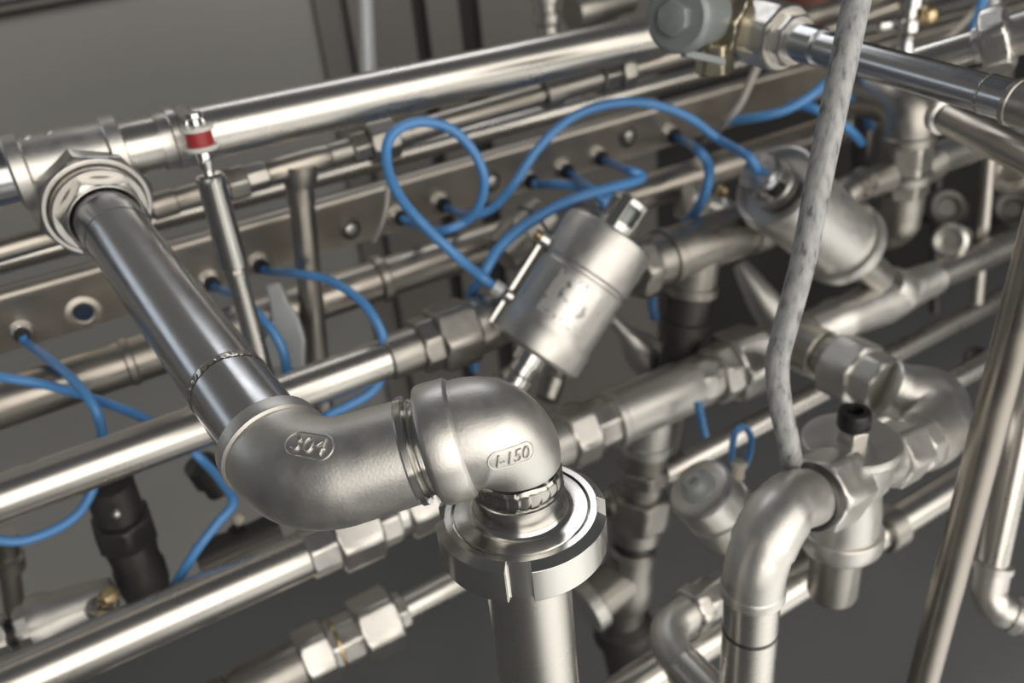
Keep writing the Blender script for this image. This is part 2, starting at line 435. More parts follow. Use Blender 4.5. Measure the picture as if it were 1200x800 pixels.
lathe_py([(202, 10), (203, 28), (206, 34), (214, 34), (216, 32), (305, 34), (312, 32), (314, 20)], RAX).build('barrel', MACH, rod)
lathe_py([(312, 20), (314, 25), (320, 27), (326, 24), (420, 24), (470, 24)], RAX).build('lower_tube', PIPE, rod)
# ================================================================== second pipe with tee drop
p2, r2 = pipe(SECOND, 205, 262, 28, 300, BROWNP, 'dark thin pipe stub under the large pipe, left of its first nut', 0, 0)
fitting(SECOND, [(-60, 200, 26, 'c'), (176, 206, 33, 'c')], 'dark sleeved thin pipe under the large pipe, behind the hex union', 'pipe', 'pipe', BROWNP)
fitting(SECOND, [(252, 264, 44, 'c'), (264, 288, 40, 'h'), (287, 312, 33, 'o')], 'two stacked nuts just left of the thin drop tee', m=CASTD)
t2 = empty('pipe_tee', SECOND.at(346), 'small dark tee with a thin pipe dropping from it behind the rod', 'pipe tee')
A_, B_ = SECOND.at(311), SECOND.at(386); L = (B_ - A_).length; rq = r_at(SECOND, 346, 31)
m = MB().lathe(A_, B_, [(0, rq * .85), (.002, rq * .95), (L * .25, rq), (L * .75, rq), (L - .002, rq * .95), (L, rq * .85)], 36)
c = SECOND.at(349); dn = (W(359, 262, SECOND.dep(349) + .03) - c); dropdir = (Wp(372, 425, c, YA) - c).normalized()
m.lathe(c, c + dropdir, [(0, rq * 1.5), (.012, rq * 1.42), (.018, rq * 1.15), (.024, rq * 1.06), (.036, rq * 1.05), (.037, rq * .9)], 36)
m.build('tee_body', BROWNP, t2)
o = tag(MB().cyl(c + dropdir * .034, c + dropdir * .36, rq * .98, 32).build('pipe', BROWNP), 'thin upright pipe dropping from the small dark tee behind the rod', 'pipe')
fitting(SECOND, [(385, 412, 28, 'c'), (410, 432, 36, 'h'), (430, 462, 48, 'o'), (460, 478, 30, 'c')], 'nuts of the thin pipe just left of the big blue loop', m=CASTD)
o, _ = pipe(SECOND, 476, 640, 26, 520, BROWNP, 'thin brownish pipe running just under the large bright pipe', 0, 0)
fitting(SECOND, [(634, 655, 36, 'c'), (655, 705, 30, 'c'), (700, 720, 40, 'h'), (720, 734, 46, 'o')], 'coupling nuts on the thin pipe above the arched blue hose', m=CASTD)
o, _ = pipe(SECOND, 730, 1010, 26, 740, BROWNP, 'far stretch of thin brownish pipe beneath the grey valve', 0, .1)
# rails and manifold box
o, _ = pipe(RAIL, -30, 1010, 27, 300, PIPE, 'straight bright rail above and behind the hose box', .3, .6)
yv = BOX.d
bt = r_at(BOX, 200, 20)
def boxprof(P):
    up = ZA; out = (-YA + yv * YA.dot(yv)).normalized()
    hts = 66 * .5 * 0
    pr = []
    h = r_at(BOX, 0, 62) * 2
    for i in range(9):
        a = PI * .95 - i * (PI * .75) / 8
        pr.append(P - out * 0 + out * (-bt * math.cos(a) * -1) * -1 + up * (bt * math.sin(a)))
    return pr, h
def boxmesh():
    m = MB(); out = -YA; h = r_at(BOX, 0, 72) * 2 - bt
    A, B = BOX.at(-25) - BOX.d * .3, BOX.at(1015) + BOX.d * .7
    sec = []
    for i in range(11):                       # rounded upper edge
        a = math.radians(200 - 200 * i / 10); sec.append((bt * math.cos(a), bt * math.sin(a)))
    sec += [(bt * .55, -bt * .55), (bt * .55, -h), (bt * .45, -h - .003), (-.045, -h - .003), (-.045, -bt * .5)]
    poly = [A + out * x + ZA * y for x, y in sec]
    m.extrude(poly, B - A); return m, bt * .55, h
bm_, boff, bh = boxmesh()
hb = tag(bm_.build('hose_manifold', SHEET, ang=50), 'long folded steel box with a row of blue hose ports on its face', 'manifold')
FACE0 = BOX.at(0) - YA * boff
FN = (YA - BOX.d * YA.dot(BOX.d)).normalized()
def face(px, py): return Wp(px, py, FACE0, FN)
for i, (x, y, kind) in enumerate([(25, 388, 1), (98, 366, 0), (303, 309, 1), (246, 329, 1), (410, 268, 2), (467, 253, 1), (516, 238, 1), (575, 212, 2), (618, 211, 1), (660, 199, 1), (700, 184, 1), (785, 158, 1), (735, 160, 2)]):
    P = face(x, y); s = proj(P)[2] / F
    if kind == 1:
        t = empty('hose_port', P, '', 'hose port', 'hose ports on the box face')
        MB().lathe(P + FN * .001, P - FN, [(0, 13 * s), (.0010, 13 * s), (.0015, 12 * s), (.0015, 8 * s)], 28).build('washer', BROWNP, t)
        MB().prism(P, P - FN * .006, 12 * s, ref=ZA).build('hex_base', NUT, t)
        MB().lathe(P - FN * .004, P - FN, [(0, 9 * s), (.006, 9 * s), (.0075, 8 * s), (.0076, 5.5 * s)], 24).build('push_ring', BLACK, t)
    elif kind == 0:
        t = empty('hose_port', P, 'empty dark port with a pale rim on the box face, left end', 'hose port', 'hose ports on the box face')
        MB().lathe(P + FN * .001, P - FN, [(0, 22 * s), (.0006, 22 * s), (.0014, 17 * s), (.0022, 13 * s), (.0012, 11 * s)], 36).build('dished_washer', SHEET, t)
        MB().lathe(P, P - FN, [(0, 10.5 * s), (.0022, 10.5 * s), (.0026, 10 * s)], 24).build('dark_bore', mat('dark_blue_bore', (.012, .03, .07), metal=0, rough=.3), t)
    else:
        t = empty('box_bolt', P, '', 'bolt')
        MB().lathe(P + FN * .001, P - FN, [(0, 13 * s), (.0015, 13 * s), (.002, 11 * s)], 24).build('washer', DSTEEL, t)
        MB().prism(P, P - FN * .006, 7.5 * s).build('bolt_head', NUT, t)
    PORT_L = {0: 'hose port at the left end of the box, feeding a drooping hose', 2: 'hose port behind the sloping pipe, third from the left on the box', 3: 'hose port half hidden behind the polished rod',
              4: 'plain bolt head on the box face left of the blue loop', 5: 'hose port on the box face behind the left side of the blue loop', 6: 'hose port on the box face inside the blue loop',
              7: 'plain bolt head on the box face right of the blue loop', 8: 'hose port feeding the short level hose right of the loop', 9: 'hose port feeding the short steep hose above the valve cap', 10: 'hose port feeding the sharply folded hose end',
              11: 'hose port feeding the hooked hose near the second valve', 12: 'plain bolt head on the box face under the grey valve'}
    if i in PORT_L: t['label'] = PORT_L[i]
# brown pipe
o, rbn = pipe(BROWN, -30, 640, 55, 100, BROWNP, 'wide brownish pipe running under the hose box', .3, .9)
fitting(BROWN, [(146, 158, 58, 'c')], 'slim joint ring on the wide brownish pipe, left of the sloping pipe', 'ring', 'joint_ring', BROWNP); fitting(BROWN, [(440, 452, 57, 'c')], 'slim joint ring on the wide brownish pipe, under the big blue loop', 'ring', 'joint_ring', BROWNP)
# ================================================================== middle valve line
o, rmid = pipe(MID, -30, 455, 51, 300, PIPE, 'bright middle pipe passing behind the 304 elbow', .3, 0)
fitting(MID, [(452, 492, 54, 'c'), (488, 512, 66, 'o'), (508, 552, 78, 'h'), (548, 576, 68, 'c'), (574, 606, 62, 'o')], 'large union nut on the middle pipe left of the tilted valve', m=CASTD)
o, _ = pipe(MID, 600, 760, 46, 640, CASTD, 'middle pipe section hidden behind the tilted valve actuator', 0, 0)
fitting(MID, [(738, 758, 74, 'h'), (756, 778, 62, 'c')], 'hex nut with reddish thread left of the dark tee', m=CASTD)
t3 = empty('pipe_tee', MID.at(826), 'dull grey tee with downward branch right of the tilted valve', 'pipe tee')
A_, B_ = MID.at(776), MID.at(872); L = (B_ - A_).length; rq = r_at(MID, 825, 63)
m = MB().lathe(A_, B_, [(0, rq * .9), (.001, rq * 1.06), (.010, rq * 1.06), (.012, rq), (L - .014, rq), (L - .012, rq * .96), (L, rq * .95)], 48)
c = MID.at(818); dd = (Wp(800, 392, c, YA) - c).normalized()
m.lathe(c, c + dd, [(0, rq * .9), (.045, rq * .9), (.046, rq), (.056, rq), (.057, rq * .9), (.060, rq * .8)], 40); m.build('tee_body', CASTD, t3)
m = MB().lathe(c + dd * .058, c + dd, [(0, rq * .8), (.03, rq * .8), (.031, rq * .95), (.045, rq * .95), (.046, rq * .75), (.2, rq * .72)], 36)
tag(m.build('pipe', DSTEEL), 'dark upright pipe under the dull grey tee', 'pipe')
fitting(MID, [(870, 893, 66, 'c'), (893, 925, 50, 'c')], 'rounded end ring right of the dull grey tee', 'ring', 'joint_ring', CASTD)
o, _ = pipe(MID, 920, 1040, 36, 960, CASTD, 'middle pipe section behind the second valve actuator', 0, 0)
o, _ = pipe(MID, 1088, 1260, 37, 1140, PIPE, 'bright pipe at the right under the dark cross pipe', 0, .5)
# upright union on the middle line
cc = MID.at(1062); UAX = Line(cc, cc + ZA); UD = proj(cc)[2]
Lx = Line(Wp(1052, 285, cc, YA), Wp(1068, 120, cc, YA))
uu = empty('pipe_union', Lx.aty(250), 'upright column of hex union nuts under the dark cross pipe', 'pipe union')
def col(y0, y1, w, kind, name, m, parent, line):
    P, Q = line.aty(y0), line.aty(y1); R = w * .5 * proj(P)[2] / F
    mb = MB().prism(P, Q, R * 1.06, ref=YA, rot=.4) if kind == 'h' else MB().cyl(P, Q, R, 36)
    return mb.build(name, m, parent)
col(165, 192, 56, 'h', 'hex_nut', CASTD, uu, Lx); col(190, 228, 54, 'h', 'hex_nut', CASTD, uu, Lx)
col(226, 244, 50, 'c', 'collar', CASTD, uu, Lx); col(200, 212, 62, 'c', 'collar', CASTD, uu, Lx)
mb = MB().cyl(Lx.aty(208), MID.at(1092), r_at(MID, 1075, 46), 32); mb.build('side_branch', CASTD, uu)
rq = 54 * .5 * UD / F
e = empty('pipe_elbow', Lx.aty(165), 'dark elbow atop the upright union nuts, below the dark cross pipe', 'pipe elbow')
pts = [Lx.aty(168)] + bend(Lx.aty(168), Lx.aty(122), Lx.aty(122) + YA * .1 + XA * .02, .03, 14) + [Lx.aty(122) + YA * .09 + XA * .018]
MB().sweep(pts, rq, 40).build('bent_body', CASTD, e)
MB().cyl(Lx.aty(168), Lx.aty(156), rq * 1.08, 40).build('socket_rim', CASTD, e)
e = empty('pipe_elbow', Lx.aty(290), 'rounded cast elbow beneath the upright union nuts', 'pipe elbow')
rq = 47 * .5 * UD / F
pts = [Lx.aty(240)] + bend(Lx.aty(240), Lx.aty(275), Lx.aty(275) + YA * .1 - XA * .01, .026, 14) + [Lx.aty(275) + YA * .09 - XA * .01]
MB().sweep(pts, rq, 40).build('bent_body', CASTD, e)
MB().cyl(Lx.aty(242), Lx.aty(250), rq * 1.07, 40).build('socket_rim', CASTD, e)
# ================================================================== bottom valve line
o, rbot = pipe(BOT, -40, 362, 59, 250, PIPE, 'bright bottom pipe under the 304 elbow', .3, 0)
fitting(BOT, [(358, 392, 63, 'o'), (390, 440, 76, 'h'), (436, 462, 62, 'o'), (460, 476, 52, 'c'), (472, 506, 68, 'h'), (502, 545, 56, 'c')], 'row of union nuts under the front elbow, left of the slotted union')
yb = empty('angle_valve', BOT.at(575), 'cast angle valve body carrying the nearest tilted actuator, behind the front elbow', 'valve')
A_, B_ = BOT.at(540), BOT.at(662); L = (B_ - A_).length; rq = r_at(BOT, 600, 60)
m = MB().lathe(A_, B_, [(0, rq * .8), (.001, rq), (L * .25, rq), (L * .5, rq * 1.15), (L * .75, rq), (L - .001, rq), (L, rq * .8)], 40)
vb = BOT.at(566); act_q = Wp(735, 245, vb, YA); act_d = (act_q - Wp(612, 432, vb, YA)).normalized(); act_p = Wp(612, 432, vb, YA)
ww = act_p - BOT.P; aa = act_d.dot(BOT.d); tt = (aa * BOT.d.dot(ww) - act_d.dot(ww)) / (1 - aa * aa)
m.cyl(act_p + act_d * tt, act_p - act_d * .045, rq * .95, 36); m.build('valve_body', CAST, yb)
MB().cyl(act_p - act_d * .05, act_p - act_d * .018, rq * .8, 36).build('bonnet', CAST, yb)
fitting(BOT, [(660, 690, 72, 'h'), (688, 716, 62, 'o')], 'square edged nut right of the slotted union')
# tee
t4 = empty('pipe_tee', BOT.at(768), 'cast tee in the bottom line right of the front elbow', 'pipe tee')
A_, B_ = BOT.at(712), BOT.at(812); L = (B_ - A_).length; rq = r_at(BOT, 765, 66)
m = MB().lathe(A_, B_, [(0, rq * .9), (.001, rq * 1.05), (.008, rq * 1.05), (.01, rq), (L - .02, rq), (L - .008, rq * .92), (L, rq * .9)], 48)
c = BOT.at(764); dd = (Wp(744, 620, c, YA) - c).normalized(); TD = Line(c, c + dd)
l1 = (TD.aty(528) - c).length
m.lathe(c, c + dd, [(0, rq * .8), (l1 - .013, rq * .82), (l1 - .012, rq * .9), (l1 - .001, rq * .9), (l1, rq * .8)], 40); m.build('tee_body', CAST, t4)
fitting(BOT, [(808, 826, 60, 'o'), (824, 836, 56, 'c'), (832, 852, 70, 'o'), (850, 886, 82, 'h'), (884, 902, 62, 'c')], 'union nuts with a pale raised square, left of the grey cable')
o, _ = pipe(BOT, 898, 950, 46, 925, CAST, 'short bottom line section behind the grey cable', 0, 0)
# column under the tee
uc = empty('pipe_union', TD.aty(620), 'column of nuts hanging under the cast tee beside the slotted union', 'pipe union')
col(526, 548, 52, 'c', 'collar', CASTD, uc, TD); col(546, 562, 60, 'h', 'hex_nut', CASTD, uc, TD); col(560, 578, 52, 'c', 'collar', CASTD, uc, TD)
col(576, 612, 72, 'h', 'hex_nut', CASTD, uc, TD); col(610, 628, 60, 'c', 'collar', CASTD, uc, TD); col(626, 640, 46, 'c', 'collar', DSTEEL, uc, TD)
e = empty('pipe_tee', TD.aty(690), 'dull cast branch fitting low down beside the upright front pipe', 'pipe tee')
dd2 = TD.aty(640); k = proj(dd2)[2] / F
m = MB().lathe(dd2, TD.aty(760), [(0, 24 * k), (.004, 28 * k), (.03, 27 * k), (.05, 30 * k), (.075, 31 * k), (.09, 24 * k), (.13, 24 * k)], 40)
q = TD.aty(672); m.cyl(q, q - XA * .055 - ZA * .012, 27 * k, 36); m.build('tee_body', CASTD, e)
MB().cyl(q - XA * .05 - ZA * .011, q - XA * .068 - ZA * .015, 33 * k, 36).build('end_cap', CAST, e)
o = MB().lathe(TD.aty(722), TD.aty(722) - ZA, [(0, 22 * k), (.01, 36 * k), (.03, 38 * k), (.045, 30 * k), (.1, 22 * k), (.55, 22 * k)], 36).build('drain_pot', DSTEEL)
tag(o, 'dark blackened pot under the dull cast branch fitting', 'drain pot')
# second valve body on the bottom line
yv2 = empty('angle_valve', BOT.at(1000), 'cast Y shaped valve body under the second actuator right of the cable', 'valve')
A_, B_ = BOT.at(945), BOT.at(1088); L = (B_ - A_).length; rq = r_at(BOT, 1015, 48)
m = MB().lathe(A_, B_, [(0, rq * .8), (.001, rq), (L * .18, rq), (L * .22, rq * 1.12), (L * .3, rq * 1.0), (L * .6, rq * 1.2), (L * .85, rq * .95), (L - .001, rq * .9), (L, rq * .7)], 40)
vb2 = BOT.at(1050)
q2 = Wp(907, 217, vb2, YA); p2 = Wp(990, 288, vb2, YA); a2 = (q2 - p2).normalized()
m.lathe(vb2, vb2 + (p2 - vb2), [(0, rq * 1.15), (.02, rq * 1.12), (.035, rq * .92)], 36); m.build('valve_body', CAST, yv2)
MB().cyl(vb2 + (p2 - vb2) * .35, p2 + (vb2 - p2) * .12, rq * .8, 36).build('bonnet', CASTD, yv2)
o, _ = pipe(BOT, 1085, 1260, 33, 1140, PIPE, 'bright bottom line pipe running right from the Y shaped valve', 0, .5)
fitting(BOT, [(1084, 1094, 40, 'c')], 'slim ring where the Y valve meets its bright right pipe', 'ring', 'joint_ring', CAST)
# ================================================================== actuators
def actuator(P, d, k, label, spec):
    """piston actuator: P is the centre of the lower face, d points to the top; k metres per pixel."""
    t = empty('valve_actuator', P, label, 'valve actuator')
    H = spec['H']; R = spec['R']
    MB().lathe(P, P + d, [(0, R * .55), (0, R * .86), (.002, R * .95), (.004, R), (H * .17, R * 1.0), (H * .20, R * .965), (H * .235, R * .955), (H * .62, R * .955), (H * .635, R * .92), (H * .655, R * .92), (H * .67, R * .965), (H * .96, R * .965), (H * .985, R * .94), (H, R * .88), (H, R * .3)], 72).build('piston_housing', CAST, t)
    return t
k1 = proj(act_p)[2] / F
A1p = act_p; 
top1 = Wp(716, 273, vb, YA); H1 = (top1 - A1p).length; R1 = 59 * (proj((A1p + top1) / 2)[2]) / F
A1s = A1p + act_d * .018
ac = actuator(A1s, act_d, k1, 'nearest silver valve actuator, tilted, with a worn name plate', dict(H=H1 - .018, R=R1))
H1 -= .018
MB().lathe(A1s - act_d * .055, A1s + act_d, [(0, 17 * k1), (.02, 17 * k1), (.022, 19 * k1), (.03, 19 * k1), (.032, 16 * k1), (.042, 16 * k1), (.043, 20 * k1), (.056, 20 * k1)], 36).build('stem', CHROME, ac)
# indicator cap with windows
I0 = A1s + act_d * (H1 - .001); ki = proj(I0)[2] / F
capR = 23 * ki
u, v = frame(act_d); m = MB()
ICAP = MB().lathe(I0, I0 + act_d, [(0, capR * .8), (.0, capR), (.012, capR), (.0125, capR * .7)], 36).build('indicator_cap', MACH, ac)
for j in range(4):
    a = j * PI / 2 + .5; cdir = u * math.cos(a) + v * math.sin(a); td = v * math.cos(a) - u * math.sin(a)
    m.box(I0 + act_d * .021 + cdir * capR * .84, cdir * capR * .13, td * capR * .30, act_d * .0105)
m.build('cap_posts', MACH, ICAP, bevel=.0005)
MB().cyl(I0 + act_d * .010, I0 + act_d * .031, capR * .62, 28).build('cap_core', GREY, ICAP)
MB().lathe(I0 + act_d * .030, I0 + act_d * 2, [(0, capR * .9), (.0006, capR), (.006, capR), (.0078, capR * .9), (.0082, capR * .5)], 36).build('cap_lid', MACH, ICAP)
# name plate wrapped on the housing, facing the camera side
vc = (CAM - A1s); vc = (vc - act_d * vc.dot(act_d)).normalized(); sd = act_d.cross(vc)
m = MB(); b = 0; cols = 14
for rrad in (R1 * .957, R1 * .957 + .0006):
    for i in range(cols + 1):
        a = -.45 + 1.15 * i / cols
        for h in (.27, .585): m.v.append(A1s + act_d * (H1 * h) + (vc * math.cos(a) + sd * math.sin(a)) * rrad)
N = 2 * (cols + 1)
for i in range(cols):
    a, b, c, d = 2 * i, 2 * i + 1, 2 * i + 3, 2 * i + 2
    m.f.append((N + a, N + d, N + c, N + b)); m.f.append((a, b, c, d)); m.f.append((a, N + a, N + b, b) if i == 0 else (a, d, N + d, N + a))
    m.f.append((b, N + b, N + c, c))
    if i == 0: m.f.append((a, d, N + d, N + a))
m.build('name_plate', PLATE, ac)
# tie bar with air port on the left
lf = -sd if proj(A1s + sd * .05)[0] > proj(A1s)[0] else sd
side = (lf * .97 + vc * .15).normalized()
ba, bb = A1s + act_d * (H1 * .02) + side * (R1 * 1.04), A1s + act_d * (H1 * .70) + side * (R1 * 1.06)
m = MB(); m.box((ba + bb) / 2, (bb - ba) / 2, vc * .0045, side * .002); SBAR = m.build('side_bar', MACH, ac, bevel=.0006)
MB().cyl(bb - side * .006, bb + side * .003, .0085, 20).build('bar_eye', MACH, SBAR)
MB().prism(bb + side * .002, bb + side * .010, .0065).build('bolt_head', BRASS, SBAR)
pc = A1s + act_d * (H1 * .24) + side * (R1 * .95)
MB().lathe(pc, pc + side, [(0, .008), (.006, .008), (.008, .0065), (.012, .0055)], 20).build('port_boss', MACH, ac)
pt = pc + side * .011
MB().cyl(pt, pt + side * .010, .0075, 20).build('air_port', PALE, ac)
PORT1 = pt + side * .008
# second actuator
k2 = proj(p2)[2] / F; R2 = 50 * (proj((p2 + q2) / 2)[2]) / F; H2 = (q2 - p2).length
ac2 = empty('valve_actuator', p2, 'second silver valve actuator leaning behind the grey cable', 'valve actuator')
MB().lathe(p2, p2 + a2, [(0, R2 * .5), (0, R2 * .95), (.002, R2 * 1.06), (.017, R2 * 1.06), (.019, R2 * .94), (H2 * .86, R2 * .95), (H2 * .88, R2 * 1.0), (H2 * .97, R2 * 1.0), (H2 * .995, R2 * .96), (H2, R2 * .92), (H2 * .985, R2 * .86), (H2 * .94, R2 * .84), (H2 * .94, R2 * .2)], 64).build('piston_housing', CAST, ac2)
c = q2 - a2 * .004
ICAP = MB().lathe(c, c + a2, [(0, 26 * k2), (.010, 26 * k2), (.012, 24 * k2), (.012, 10 * k2)], 36).build('indicator_cap', NUT, ac2)
m = MB(); u, v = frame(a2)
for j in range(4):
    a = j * PI / 2 + .3; cdir = u * math.cos(a) + v * math.sin(a); td = v * math.cos(a) - u * math.sin(a)
    m.box(c + a2 * .019 + cdir * 19 * k2, cdir * 3 * k2, td * 6 * k2, a2 * .009)
m.build('cap_posts', MACH, ICAP, bevel=.0005)
MB().cyl(c + a2 * .010, c + a2 * .028, 14 * k2, 28).build('cap_core', BLACK, ICAP)
MB().lathe(c + a2 * .026, c + a2, [(0, 19 * k2), (.001, 22 * k2), (.009, 22 * k2), (.011, 20 * k2), (.012, 9 * k2)], 36).build('cap_lid', DARKPIPE, ICAP)
PORT2 = c + a2 * .036 
MB().cyl(p2 - a2 * .025, p2 + a2 * .002, 15 * k2, 28).build('stem', CHROME, ac2)
# side fitting right of second actuator
sf = Line(W(985, 232, proj(q2)[2] + .06), W(1022, 205, proj(q2)[2] + .09))
m = MB().lathe(sf.P, sf.Q, [(0, .016), (.012, .018), (.02, .018), (.022, .014), (.035, .013), (.036, .017), (.05, .017), (.052, .010)], 28)
tag(m.build('hose_coupling', CASTD), 'knobbly steel coupling just right of the grey cable at mid height', 'coupling')
# small actuator on the lowest line
sp, sq = W(818, 570, .74), W(884, 640, .80); sdv = (sq - sp).normalized(); ks = .75 / F
ks = .84 / F
ac3 = empty('valve_actuator', sq, 'small round faced valve actuator left of the front right elbow', 'valve actuator')
MB().lathe(sp, sq, [(0, 14 * ks), (0, 28 * ks), (.002, 33 * ks), (.005, 36 * ks), (.03, 36 * ks), (.031, 34 * ks), (.034, 34 * ks), (.035, 37 * ks), (.07, 37 * ks), (.073, 30 * ks), (.1, 20 * ks)], 56).build('piston_housing', CAST, ac3)
MB().lathe(sp + sdv * .002, sp - sdv, [(0, 20 * ks), (.004, 19 * ks), (.006, 15 * ks), (.010, 12 * ks), (.012, 10 * ks), (.012, 5 * ks), (.009, 4 * ks)], 40).build('round_cap', PALE, ac3)
# ================================================================== lowest pipes
o, _ = pipe(LOWA, 462, 1260, 31, 520, PIPE, 'thin bright pipe behind the slotted union, passing behind the trap', 0, .4)
fitting(LOWA, [(448, 474, 46, 'o'), (418, 462, 78, 'h'), (384, 422, 60, 'o')], 'hex union with a yellow sealed thread, below the bottom pipe')
o = fitting(LOWA, [(392, 397, 62, 'c')], 'thin yellow sealing ring on the lowest union', 'ring', 'seal_ring', BRASS)
fitting(LOWA, [(352, 386, 72, 'h')], 'dull hex nut right of the fat valve body under the bottom pipe')
o = MB(); A_, B_ = LOWA.at(262), LOWA.at(366); L = (B_ - A_).length; rq = r_at(LOWA, 310, 62)
o.lathe(A_, B_, [(0, rq * .7), (.001, rq * .9), (.006, rq * .95), (.008, rq * .8), (L * .2, rq), (L * .8, rq), (L - .001, rq * .95), (L, rq * .8)], 40)
tag(o.build('pipe_coupling', CASTD), 'fat dull coupling under the bottom pipe at lower left', 'coupling')
fitting(LOWA, [(206, 258, 32, 'c'), (250, 268, 60, 'o'), (150, 212, 74, 'c')], 'round cap and thin neck under the bottom pipe, lower left corner', 'pipe union', 'pipe_union', CASTD)
o, _ = pipe(LOWB, 985, 1260, 25, 1131, PIPE, 'short bright pipe right of the U bend, under two longer pipes', 0, .4)
o, _ = pipe(LOWC, 700, 1260, 38, 1000, PIPE, 'lowest bright pipe passing behind the trap cup', 0, .4)
fitting(LOWC, [(1030, 1048, 52, 'c')], 'ring on the lowest pipe right of the trap cup', 'ring', 'joint_ring', CASTD)
LOWD = run(762, 785, .80, 844, 733)
o, _ = pipe(LOWD, 690, 856, 34, 800, PIPE, 'thin bright pipe at the bottom edge left of the upright right pipe', .15, .15)
# angled small elbow at bottom right of centre
EK = W(768, 742, .70); d1 = W(832, 700, .74); d2 = W(830, 812, .66)
e = empty('pipe_elbow', EK, 'small steel elbow near the bottom edge, left of the upright right pipe', 'pipe elbow')
ks = .70 / F
pts = [d1] + bend(d1, EK, d2, .030, 14) + [W(803, 783, .676)]
MB().sweep(pts, 22 * ks, 36).build('bent_body', CAST, e)
L_ = Line(EK, d1)
q = fitting(L_, [(806, 820, 54, 'h'), (818, 836, 50, 'o'), (834, 850, 40, 'c')], 'hex nut on the small elbow near the bottom edge')
L_ = Line(EK, d2)
m = MB().cyl(W(800, 780, .677), W(850, 832, .64), 24 * ks, 36)
tag(m.build('pipe', PIPE), 'short steel pipe leaving the bottom edge from the small elbow', 'pipe')
# ================================================================== trap branch, right
ST = W(992, 560, .66); kt = .66 / F
tr = empty('steam_trap', ST, 'cast steam trap with black capped top, between the elbow and the U bend', 'steam trap')
TA = Line(ST, ST + ZA)
def tl(specs, n=56): return lathe_py(specs, TA, n)
tl([(513, 60), (513.5, 108), (515, 112), (521, 112), (523, 108), (526, 104), (556, 96), (566, 82), (573, 80), (590, 86), (612, 88), (620, 86), (621, 76)]).build('trap_body', CAST, tr)
tl([(612, 70), (614, 94), (617, 97), (630, 97), (634, 90), (636, 60)]).build('lower_flange', CAST, tr)
tl([(630, 55), (638, 58), (690, 57), (694, 53), (697, 40)]).build('lower_cup', CASTD, tr)
kq = proj(TA.aty(505))[2] / F
P = TA.aty(516); MB().prism(P, P + ZA * .013, 20 * kq, rot=.2).build('hex_base', NUT, tr)
MB().lathe(P + ZA * .012, P + ZA, [(0, 16 * kq), (.003, 19 * kq), (.013, 19 * kq), (.016, 17 * kq), (.0165, 10 * kq), (.010, 8 * kq)], 32).build('black_cap', BLACK, tr)
# left: hex, elbow, down pipe
TL = Line(W(900, 607, .565), W(1076, 518, .725))
m = TL
def seg(line, x0, x1, w, sides, name, mt, par, rot=.3):
    P, Q = line.at(x0), line.at(x1); R = w * .5 * proj((P + Q) / 2)[2] / F
    mb = MB().prism(P, Q, R * 1.05, sides=sides, ref=ZA, rot=rot) if sides else MB().cyl(P, Q, R, 40)
    return mb.build(name, mt, par)
fu = empty('pipe_union', TL.at(955), 'hex nut joining the trap to the front right elbow', 'pipe union')
seg(TL, 952, 986, 90, 6, 'hex_nut', CAST, fu, .25); seg(TL, 984, 1000, 60, 0, 'collar', CAST, fu); seg(TL, 945, 954, 80, 0, 'gasket_ring', DSTEEL, fu)
fu = empty('pipe_union', TL.at(1050), 'pair of nuts joining the trap to the U bend', 'pipe union')
seg(TL, 1036, 1062, 72, 6, 'hex_nut', CAST, fu); seg(TL, 1061, 1076, 66, 8, 'octagon_end', CAST, fu); seg(TL, 1016, 1038, 60, 0, 'collar', CAST, fu)
ek = W(872, 626, .552)
er = empty('pipe_elbow', ek, 'smooth steel elbow at right curving down into an upright pipe', 'pipe elbow')
down = Line(W(877, 765, proj(ek - ZA * .085)[2]), W(877, 765, proj(ek - ZA * .085)[2]) + ZA)
kc = down.aty(595)
TL2 = (TL.at(940) - kc)
rel = 36 * .56 / F
pts = [TL.at(950)] + bend(TL.at(950), kc, kc - ZA, .040, 22) + [down.aty(693)]
MB().sweep(pts, [rel * 1.02] * 8 + [rel * 1.06] * 8 + [rel * 1.0] * (len(pts) - 16), 56).build('bent_body', CAST, er)
P = down.aty(686); MB().lathe(P, P - ZA, [(-.002, rel), (0, rel * 1.05), (.006, rel * 1.05), (.008, rel * .9)], 56).build('socket_rim', CAST, er)
dpx = MB().cyl(Vector((kc.x, kc.y, 0)), down.aty(690), rel * .915, 48)
dpo = tag(dpx.build('pipe', PIPE), 'upright bright pipe under the smooth right elbow', 'pipe')
P = down.aty(735); MB().lathe(P, P + ZA, [(-.002, rel * .90), (-.001, rel * .935), (.0015, rel * .935), (.0025, rel * .90)], 48).build('weld_bead', DSTEEL, dpo)
# U bend
ub = empty('return_bend', W(1100, 480, .78), 'U shaped steel bend right of the trap', 'pipe bend')
ua, ub_ = W(1040, 455, .80), TL.at(1074)
corner1 = W(1146, 481, .82); 
pts = spline([W(1036, 452, .80), W(1058, 460, .80), W(1090, 466, .795), W(1098, 483, .785), W(1096, 502, .765), W(1085, 513, .742), TL.at(1074)], 6)
MB().sweep(pts, [.0265 + .003 * math.sin(PI * i / (len(pts) - 1)) for i in range(len(pts))], 48).build('bent_body', CAST, ub)
P, Q = pts[0], pts[3]; MB().cyl(P, P + (Q - P) * .8, .0285, 40).build('socket_rim', CAST, ub)
UL = Line(W(960, 415, .86), W(1040, 453, .80))
fu = empty('pipe_union', UL.at(1010), 'large hex union just right of the cable, above the trap', 'pipe union')
seg(UL, 1012, 1038, 66, 8, 'octagon_end', CAST, fu); seg(UL, 978, 1014, 78, 6, 'hex_nut', CAST, fu, .1); seg(UL, 962, 980, 50, 0, 'collar', CASTD, fu); seg(UL, 936, 964, 60, 0, 'branch_end', CASTD, fu)
